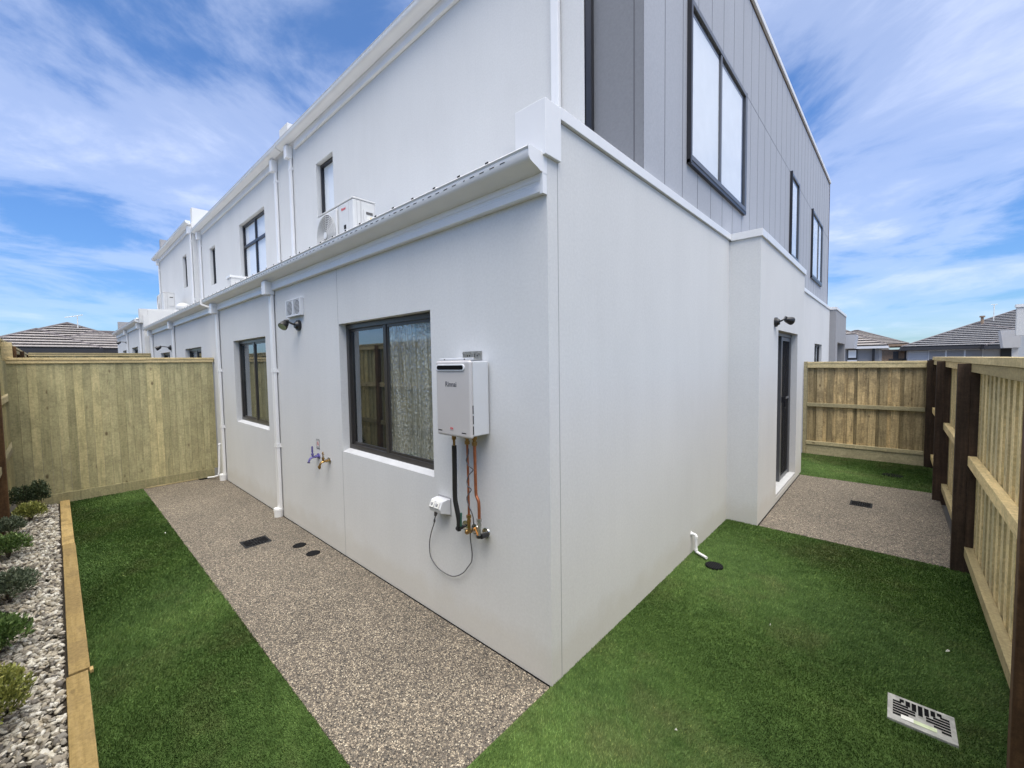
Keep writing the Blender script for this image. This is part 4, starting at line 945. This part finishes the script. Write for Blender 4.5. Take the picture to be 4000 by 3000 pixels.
# air conditioners on the lower roof
def aircon(lab, x0, x1, y0, z0, detail=True, hh=.60):
    a = thing('air_conditioner', lab, 'air conditioner', ((x0 + x1) / 2, y0 + .14, z0), 'white outdoor air conditioner units on the low roofs')
    y1 = y0 + .27; z1 = z0 + hh
    m = MB(); m.box(x0, x1, y0, y1, z0 + .02, z1 - .018); m.build('casing', 'ac_white', a, bevel=.02, seg=4)
    m = MB(); m.box(x0 - .004, x1 + .004, y0 - .004, y1 + .004, z1 - .0175, z1); m.build('lid', 'ac_white', a, bevel=.008)
    m = MB(); m.box(x0 + .1, x0 + .16, y0 - .02, y1 + .02, z0 - .10, z0 + .019); m.box(x1 - .16, x1 - .1, y0 - .02, y1 + .02, z0 - .10, z0 + .019); m.build('mounting_foot', 'galvanised', a)
    cx, cz, rr = x0 + .285, z0 + .30, .235
    m = MB(); m.box(cx - .255, cx + .265, y0 - .026, y0 - .001, cz - .255, cz + .25); m.build('fan_panel', 'ac_white', a, bevel=.010)
    m = MB(); m.cyl((cx, y0 - .0265, cz), (cx, y0 - .0275, cz), rr, n=40); m.build('fan_opening', 'ac_grille', a)
    m = MB()
    for k in range(10):
        r_ = rr * (.18 + .082 * (k + 1)); pts = [(cx + r_ * math.cos(t_), y0 - .034, cz + r_ * math.sin(t_)) for t_ in [2 * math.pi * i / 40 for i in range(41)]]; m.tube(pts, .0038, n=5, smooth=0)
    for k in range(12):
        t_ = 2 * math.pi * k / 12; m.tube([(cx + .04 * math.cos(t_), y0 - .03, cz + .04 * math.sin(t_)), (cx + rr * math.cos(t_), y0 - .03, cz + rr * math.sin(t_))], .003, n=4, smooth=0)
    m.build('fan_guard', 'ac_white', a, smooth=True)
    m = MB(); m.cyl((cx, y0 - .034, cz), (cx, y0 - .040, cz), .042, n=20); m.build('fan_hub', 'ac_white', a)
    m = MB(); xs = x0 + .565; m.box(xs, xs + .003, y0 - .0008, y0 + .001, z0 + .03, z1 - .03); m.box(x1 - .10, x1 - .097, y0 - .0008, y0 + .001, z0 + .03, z1 - .03)
    for yv in (.045, .085, .095): m.box(x1 - .001, x1 + .0008, y0 + yv, y0 + yv + .003, z0 + .03, z1 - .03)
    m.build('panel_seam', 'seam', a)
    m = MB(); m.box(x1 + .0003, x1 + .014, y0 + .12, y1 - .03, z0 + .18, z1 - .11); m.build('service_cover', 'ac_white', a, bevel=.006)
    m = MB(); m.box(x1 + .0135, x1 + .0155, y0 + .145, y1 - .045, z1 - .165, z1 - .135); m.build('hand_grip', 'ac_grille', a)
    if detail:
        m = MB(); m.box(x1 - .215, x1 - .165, y0 - .002, y0 + .001, z1 - .31, z1 - .265); m.build('data_plate', 'dark_grate', a)
        m = MB(); m.box(x1 + .0135, x1 + .0148, y0 + .155, y1 - .05, z1 - .215, z1 - .175); m.build('label', 'sticker_white', a)
        m = MB(); m._add([(x1 + .0154, y0 + .190, z1 - .21), (x1 + .0154, y0 + .215, z1 - .21), (x1 + .0154, y0 + .2025, z1 - .183)], [(0, 1, 2)]); m.build('warning_triangle', 'yellow_print', a, recalc=False)
        text('brand_lettering', 'Rinnai', .042, 'red_print', a, Matrix.Translation((x1 - .215, y0 - .0015, z1 - .085)) @ FY)
    return a
aircon('nearest white air conditioner unit with round fan grille on the low roof', -3.915, -3.02, .50, 3.005)
aircon('distant white air conditioner unit behind the stepped party wall', -15.35, -14.45, .48, 3.42, detail=False, hh=.58)
m = MB(); a = thing('roof_vent', 'small pale roof vent right of the distant air conditioner', 'roof vent', (-13.95, .85, 3.3))
m.cyl((-13.95, .85, 3.1), (-13.95, .85, 3.50), .11, n=18); m.build('pipe', 'galvanised', a, smooth=True); m = MB(); m.sphere((-13.95, .85, 3.52), .17, 1, 1, .8); m.build('cowl', 'ac_white', a, smooth=True)

# ------------------------------------------------------------------ drains and pipes
def rect_grate(name, lab, x0, x1, y0, y1, z, body, slotm, sticker=False, rim=.018, surround=False):
    g = thing(name, lab, 'drain grate', ((x0 + x1) / 2, (y0 + y1) / 2, z))
    m = MB(); m.box(x0, x1, y0, y1, z - .02, z + .004); m.build('frame', body, g, bevel=.002)
    m = MB(); X0, X1, Y0, Y1 = x0 + rim, x1 - rim, y0 + rim, y1 - rim; W = X1 - X0; H = Y1 - Y0; zt = z + .0048
    nb = 9
    for i in range(nb):                                           # back triangle: slots run across
        u = X0 + W * (i + .5) / nb; tt = 1 - abs((i + .5) / nb - .5) * 2; L = H * .5 * tt
        if L > .012: m.box(u - W / nb * .37, u + W / nb * .37, Y1 - L + .004, Y1, z + .003, zt)
        if L > .012 and not sticker: m.box(u - W / nb * .37, u + W / nb * .37, Y0, Y0 + L - .004, z + .003, zt)
    n2 = 8
    for i in range(n2):                                           # side triangles: slots run along
        v = Y0 + H * (i + .5) / n2; tt = 1 - abs((i + .5) / n2 - .5) * 2; L = W * .5 * tt
        if L > .014: m.box(X0, X0 + L - .006, v - H / n2 * .35, v + H / n2 * .35, z + .003, zt); m.box(X1 - L + .006, X1, v - H / n2 * .35, v + H / n2 * .35, z + .003, zt)
    m.build('slots', slotm, g)
    if sticker:
        m = MB(); m.box(x0 + .05, x0 + .175, y0 + .028, y0 + .055, z + .0055, z + .0065); m.build('sticker', 'sticker', g); m = MB(); m.box(x0 + .05, x0 + .095, y0 + .027, y0 + .058, z + .0066, z + .0074); m.build('sticker_end', 'sticker_white', g)
    return g
rect_grate('drain_grate', 'black rectangular drain grate set in the garden path', -3.515, -3.30, -.584, -.346, -.002, 'dark_grate', 'dark')
rect_grate('drain_grate', 'small rectangular drain grate in the side path near the sliding door', .98, 1.19, 4.65, 4.875, -.002, 'dark_grate', 'dark')
rect_grate('drain_grate', 'large pale drain grate with a torn green sticker in the lawn', 1.36, 1.603, .925, 1.13, .006, 'steel_grate', 'dark', sticker=True, rim=.02)
def round_grate(lab, x, y, z, r, grp):
    g = thing('drain_grate', lab, 'drain grate', (x, y, z), grp)
    m = MB(); m.cyl((x, y, z - .02), (x, y, z + .003), r, n=28); m.build('frame', 'dark', g)
    m = MB()
    for i in range(-4, 5):
        u = i * r * .22; L = math.sqrt(max(0, r * r * .85 - u * u))
        if L > .01: m.box(x + u - .0025, x + u + .0025, y - L, y + L, z + .0035, z + .0048)
    m.build('bars', 'dark_grate', g)
round_grate('round black drain near the wall, beside the black rectangular grate', -2.972, -.205, -.001, .062, 'pair of round drains in the path')
round_grate('round black drain farther right of the pair in the path', -2.688, -.188, -.001, .062, 'pair of round drains in the path')
round_grate('round black drain in the lawn under the white outlet pipe', .24, 1.99, .008, .07, None)
round_grate('faint dark round drain in the far lawn strip beside the dark post', 1.36, 6.65, .002, .12, None)
pp = thing('drain_pipe', 'thin white elbowed plastic pipe from the side wall to the lawn drain', 'drain pipe', (.03, 2.13, 0))
m = MB(); m.tube([(.0, 2.12, .183), (.028, 2.12, .183), (.040, 2.12, .176), (.044, 2.12, .160), (.044, 2.12, .045), (.046, 2.12, .030), (.06, 2.115, .024), (.155, 2.06, .024)], .0125, n=12, smooth=3); m.build('pipe', 'pvc', pp, smooth=True)
m = MB(); m.cyl((.044, 2.12, .150), (.044, 2.12, .172), .0155, n=14); m.cyl((.044, 2.12, .035), (.044, 2.12, .055), .0155, n=14); m.cyl((.0005, 2.12, .183), (.006, 2.12, .183), .02, n=14); m.build('elbow', 'pvc', pp, smooth=True)
pp = thing('drain_pipe', 'thin white pipe leaning at the foot of the farther downpipe', 'drain pipe', (-6.55, -.05, 0))
m = MB(); m.tube([(-6.60, -.001, .55), (-6.60, -.03, .55), (-6.60, -.04, .53), (-6.56, -.07, .12), (-6.57, -.10, .05), (-6.66, -.20, .03)], .0125, n=10); m.build('pipe', 'pvc', pp, smooth=True)
m = MB(); m.sphere((-6.60, -.04, .54), .018, nu=10); m.build('elbow', 'pvc', pp, smooth=True)
m = MB(); m.box(-6.78, -6.70, -.30, -.12, .0005, .006); tag(m.build('drain_cover', 'dark'), 'flat black drain slot at the foot of the cross fence', 'drain grate')
# litter
for i, (x, y, a_, s_, lab) in enumerate(((.62, .15, .4, .007, 'tiny pale pebble on the lawn near the house corner'), (1.62, 1.75, .8, .017, 'pale dry leaf on the lawn beside the right fence'), (-4.35, -1.05, .2, .0165, 'pale dry leaf on the garden lawn near the path edge'), (.78, 1.35, 1.4, .007, 'tiny cream pebble on the lawn in the side yard'))):
    m = MB(); c, s2 = math.cos(a_), math.sin(a_)
    P2 = lambda u, v, z: (x + u * c - v * s2, y + u * s2 + v * c, z)
    m._add([P2(-s_, 0, .021), P2(0, s_ * .4, .026), P2(s_, 0, .022), P2(0, -s_ * .4, .024), P2(0, 0, .034)], [(0, 1, 4), (1, 2, 4), (2, 3, 4), (3, 0, 4), (0, 3, 2, 1)])
    tag(m.build('dry_leaf' if s_ > .015 else 'loose_pebble', 'sticker_white'), lab, 'leaf' if s_ > .015 else 'pebble')

# ------------------------------------------------------------------ houses beyond
def hip(root, x0, x1, y0, y1, ze, pitch, tile, axis_u, course=.38, th=.13, fascia_m='fascia_dark', fh=.22, over=.0):
    """hip roof over a rectangle, laid in overlapping courses of tiles"""
    W = x1 - x0; L = y1 - y0; h = min(W, L) / 2; zr = ze + h * pitch
    m = MB(); n = max(3, int(h / math.cos(math.atan(pitch)) / course))
    for i in range(n):
        a = h * i / n; b = h * (i + 1) / n; za = ze + a * pitch + th; zb = ze + b * pitch + .004
        A_ = [(x0 + a, y0 + a), (x1 - a, y0 + a), (x1 - a, y1 - a), (x0 + a, y1 - a)]; b = min(b + .14, h); zb = ze + b * pitch + .004; B_ = [(x0 + b, y0 + b), (x1 - b, y0 + b), (x1 - b, y1 - b), (x0 + b, y1 - b)]; c_ = min(a + .16, h); U_ = [(x0 + c_, y0 + c_), (x1 - c_, y0 + c_), (x1 - c_, y1 - c_), (x0 + c_, y1 - c_)]
        for k in range(4):
            p, q, r_, s_ = A_[k], A_[(k + 1) % 4], B_[(k + 1) % 4], B_[k]
            m.quad((*p, za), (*q, za), (*r_, zb), (*s_, zb)); m.quad((*p, za - .03), (*q, za - .03), (*q, za), (*p, za)); m.quad((*p, za - .03), (*q, za - .03), (*U_[(k + 1) % 4], za - .03), (*U_[k], za - .03)); zc = ze + c_ * pitch - .03; m.quad((*U_[k], za - .029), (*U_[(k + 1) % 4], za - .029), (*U_[(k + 1) % 4], zc), (*U_[k], zc))
    rf_ = m.build('roof', tile, root, recalc=False)
    m = MB(); cx0, cy0, cx1, cy1 = x0 + h, y0 + h, x1 - h, y1 - h
    for c_, t_ in (((x0, y0), (cx0, cy0)), ((x1, y0), (cx1, cy0)), ((x1, y1), (cx1, cy1)), ((x0, y1), (cx0, cy1))): m.tube([(*c_, ze + .05), (*t_, zr + .05)], .075, n=7, smooth=0)
    if abs(cx1 - cx0) > .1 or abs(cy1 - cy0) > .1: m.tube([(cx0, cy0, zr + .05), (cx1, cy1, zr + .05)], .075, n=7, smooth=0)
    m.build('ridge_tiles', 'tile_ridge', rf_)
    m = MB(); t = .05
    m.box(x0 - t, x1 + t, y0 - t, y0, ze - fh, ze + .02); m.box(x0 - t, x1 + t, y1, y1 + t, ze - fh, ze + .02); m.box(x0 - t, x0, y0, y1, ze - fh, ze + .02); m.box(x1, x1 + t, y0, y1, ze - fh, ze + .02)
    m.box(x0, x1, y0, y1, ze - fh + .01, ze - fh + .03); m.build('eaves', fascia_m, root)
# left: axis-aligned house across the back fence
CX, CY, CZ, S = 1.347, -1.763, 1.78, 1.6
def sL(x, y, z): return (CX + (x - CX) * S, CY + (y - CY) * S, CZ + (z - CZ) * S)
ht = thing('house', 'single storey house with pale striped tile hips beyond the left cross fence', 'house', sL(-22, -1.5, 0)[:2] + (0,))
x1, y0, ze = sL(-20.12, -3.71, 2.5); _, y1, _ = sL(0, -.545, 0)
hip(ht, x1 - 7.0, x1, y0, y1, ze, .46, 'tile_left', 1)
x1b, y0b, _ = sL(-20.62, -3.82, 2.5); _, y1b, _ = sL(0, 1.18, 0)
hip(ht, x1b - (y1b - y0b), x1b, y0b, y1b, ze, .44, 'tile_left', 1)
xr, yr, _ = sL(-20.6, -2.3, 0); hip(ht, xr - 5.4, xr, yr - .0, yr + 13, ze, .44, 'tile_left', 1)
m = MB(); xw = x1 - .5; m.box(xw - 6, xw, y0 + .4, y1 - .4, 0, ze - .2); m.box(x1b - 8, x1b - .5, y0b + .4, yr + 12.5, 0, ze - .2); m.build('wall', 'weatherboard', ht)
m = MB(); m.box(xw + .001, xw + .04, sL(0, -1.9, 0)[1], sL(0, -1.06, 0)[1], 1.9, ze - .18); m.build('window', 'blind', ht)
m = MB(); m.box(xw + .001, xw + .04, sL(0, -1.0, 0)[1], sL(0, -.7, 0)[1], 1.9, ze - .24); m.build('window', 'black_metal', ht)
ax, ay, az = sL(-22.6, -1.05, 3.55)
m = MB(); m.tube([(ax, ay, az - .35), (ax, ay, az + .55)], .025, n=6, smooth=0); m.tube([(ax, ay - .55, az + .40), (ax, ay + .25, az + .62)], .022, n=6, smooth=0)
for k in range(6): m.tube([(ax - .3, ay - .5 + k * .14, az + .41 + k * .04), (ax + .3, ay - .5 + k * .14, az + .41 + k * .04)], .012, n=5, smooth=0)
m.build('antenna', 'sticker_white', ht)

# right: house across the side fence
hr = thing('house', 'grey tiled house with three blinds in its window band, beyond the right fence', 'house', (6, 47, 0))
hip(hr, 1.687, 10.7, 44.74, 62, 2.5, .42, 'tile_right', 0); hip(hr, 1.70, 24.0, 46.5, 61, 2.505, .425, 'tile_right', 0); hip(hr, 6.1, 13.5, 43.2, 52, 2.45, .40, 'tile_right', 0)
m = MB(); m.box(2.15, 10.2, 45.2, 60, 0, 2.35); m.box(10.0, 23.5, 47.0, 60, 0, 2.34); m.build('wall', 'weatherboard', hr)
m = MB()
for k in range(7): m.box(2.17, 3.25, 45.185, 45.2, 1.0 + k * .18, 1.008 + k * .18)
m.box(2.15, 10.2, 45.17, 45.199, 2.22, 2.28); m.build('weatherboard_laps', 'seam', hr)
for a, b in ((3.35, 4.22), (4.32, 5.22), (5.32, 6.16)):
    m = MB(); m.box(a - .05, b + .05, 45.13, 45.195, 1.0, 2.27); o = m.build('window', 'white_plastic', hr)
    m = MB(); m.box(a, b, 45.11, 45.129, 1.55, 2.2); m.build('blind', 'porch_grey', o); m = MB(); m.box(a, b, 45.112, 45.129, 1.05, 1.549); m.build('pane', 'black_metal', o)
m = MB(); m.box(7.05, 7.75, 45.10, 45.19, 0, 2.25); m.build('door', 'black_metal', hr)
fx = CX + (6.05 - CX) * 1.09; fyy = 44.74 + 4.2; m = MB(); m.tube([(fx, fyy, 4.1), (fx, fyy, 4.85)], .09, n=10, smooth=0); m.cyl((fx, fyy, 4.85), (fx, fyy, 4.97), .16, n=12); m.build('flue', 'brick_tan', hr)
m = MB(); m.tube([(7.2, 50, 4.6), (7.2, 50, 5.9)], .03, n=6, smooth=0); m.tube([(7.02, 50, 5.9), (7.38, 50, 5.9)], .025, n=6, smooth=0); m.build('antenna', 'sticker_white', hr)

# middle: small house
hm = thing('house', 'small tiled house with a grey wall seen in the gap between buildings', 'house', (-3, 37, 0))
hip(hm, -9.0, .95, 35.39, 45, 2.5, .52, 'tile_left', 0, fascia_m='white_plastic', fh=.14)
m = MB(); m.box(-8.6, .55, 35.8, 44.5, 0, 2.38); m.build('wall', 'porch_grey', hm)
m = MB(); m.box(-1.1, -.58, 35.7, 35.799, 1.2, 2.33); o = m.build('window', 'black_metal', hm); m = MB(); m.box(-1.06, -.64, 35.68, 35.699, 1.75, 2.28); m.build('pane', 'blind', o); m = MB(); m.box(-1.1, -.58, 35.66, 35.699, 1.2, 1.6); m.build('sill_panel', 'white_plastic', o)
m = MB(); m.box(.2, .34, 35.5, 35.64, 0, 2.4); m.build('post', 'black_metal', hm)
hb = thing('house', 'tan brick house glimpsed in the distance between the small house and grey tiled house', 'house', (2, 56, 0))
hip(hb, -6, 2.3, 54, 62, 3.0, .42, 'tile_left', 0, fascia_m='brick_tan', fh=.2)
m = MB(); m.box(-5.6, 3.6, 54.6, 61, 0, 2.5); m.build('wall', 'brick_tan', hb); m = MB(); m.box(1.2, 1.6, 54.5, 54.599, 1.2, 2.3); m.build('window', 'fascia_dark', hb); m = MB(); m.box(2.2, 3.3, 54.5, 54.599, 1.9, 2.5); m.build('window', 'blind', hb)
m = MB()
for x in (2.0, 3.5): m.box(x, x + .12, 52, 52.12, 0, 2.7)
m.box(1.9, 3.8, 52, 52.12, 2.55, 2.7); m.box(.9, 3.8, 51.8, 51.9, 1.3, 1.6); m.build('pergola', 'fascia_dark', hb)

# neighbouring rendered house at the right edge
hn = thing('town_house', 'rendered neighbouring house cut off by the right edge, with a grey box canopy', 'house', (3.6, 14, 0))
m = MB(); m.box(3.50, 6.5, 14.0, 14.14, 2.25, 2.93); m.box(3.72, 6.5, 14.01, 14.14, 0, 2.2499); m.box(4.6, 9, 14.2, 22, 0, 2.9); m.build('wall', 'render', hn)
m = MB(); m.box(3.48, 6.5, 13.98, 14.16, 2.9305, 3.0); m.build('parapet_cap', 'white_metal', hn)
m = MB(); m.prism([(3.43, 1.97), (3.72, 1.97), (3.72, 2.43), (3.37, 2.43)], 1, 15.0, 15.4); m.build('porch_canopy', 'weatherboard', hn)
m = MB(); m.box(3.60, 3.70, 15.1, 15.2, 0, 1.969); m.build('porch_post', 'white_plastic', hn)

# trees behind the back fence (seen mirrored in the garden windows)
def tree(x, y, h, seed, lab):
    rn = random.Random(seed); t_ = thing('tree', lab, 'tree', (x, y, 0), 'trees beyond the back fence')
    m = MB(); m.tube([(x, y, -.1), (x + .1, y, h * .3), (x - .1, y + .1, h * .6), (x, y, h * .85)], [.16, .12, .07, .03], n=8)
    cs = []
    for k in range(11):
        a = rn.uniform(0, 6.28); r_ = rn.uniform(.2, 1) * h * .28; c = Vector((x + r_ * math.cos(a), y + r_ * math.sin(a), h * rn.uniform(.45, .98))); cs.append(c); m.tube([(x, y, c.z * .65), ((x + c.x) / 2, (y + c.y) / 2, c.z * .85), c], [.05, .03, .015], n=6)
    m.build('trunk', 'bark', t_); m = MB()
    for c in cs:
        for k in range(220):
            d = Vector((rn.gauss(0, 1), rn.gauss(0, 1), rn.gauss(0, .8))); q = c + d * h * .075; n_ = Vector((rn.gauss(0, 1), rn.gauss(0, 1), rn.gauss(0, 1))).normalized(); a = n_.orthogonal().normalized() * .10; b = n_.cross(a).normalized() * .05
            tt = rn.random(); m.col = (tt, tt, tt, 1); m.quad(q - a, q + b, q + a, q - b)
    m.build('crown', 'leaf_dark', t_, recalc=False)
tree(-3.6, -9, 5.2, 1, 'leafy tree mirrored in the right pane of the window beside the heater'); tree(-7.5, -10, 5.8, 2, 'taller leafy tree mirrored in the window left of the downpipe'); tree(-12, -9, 5.4, 3, 'third leafy tree farthest along behind the back fence')
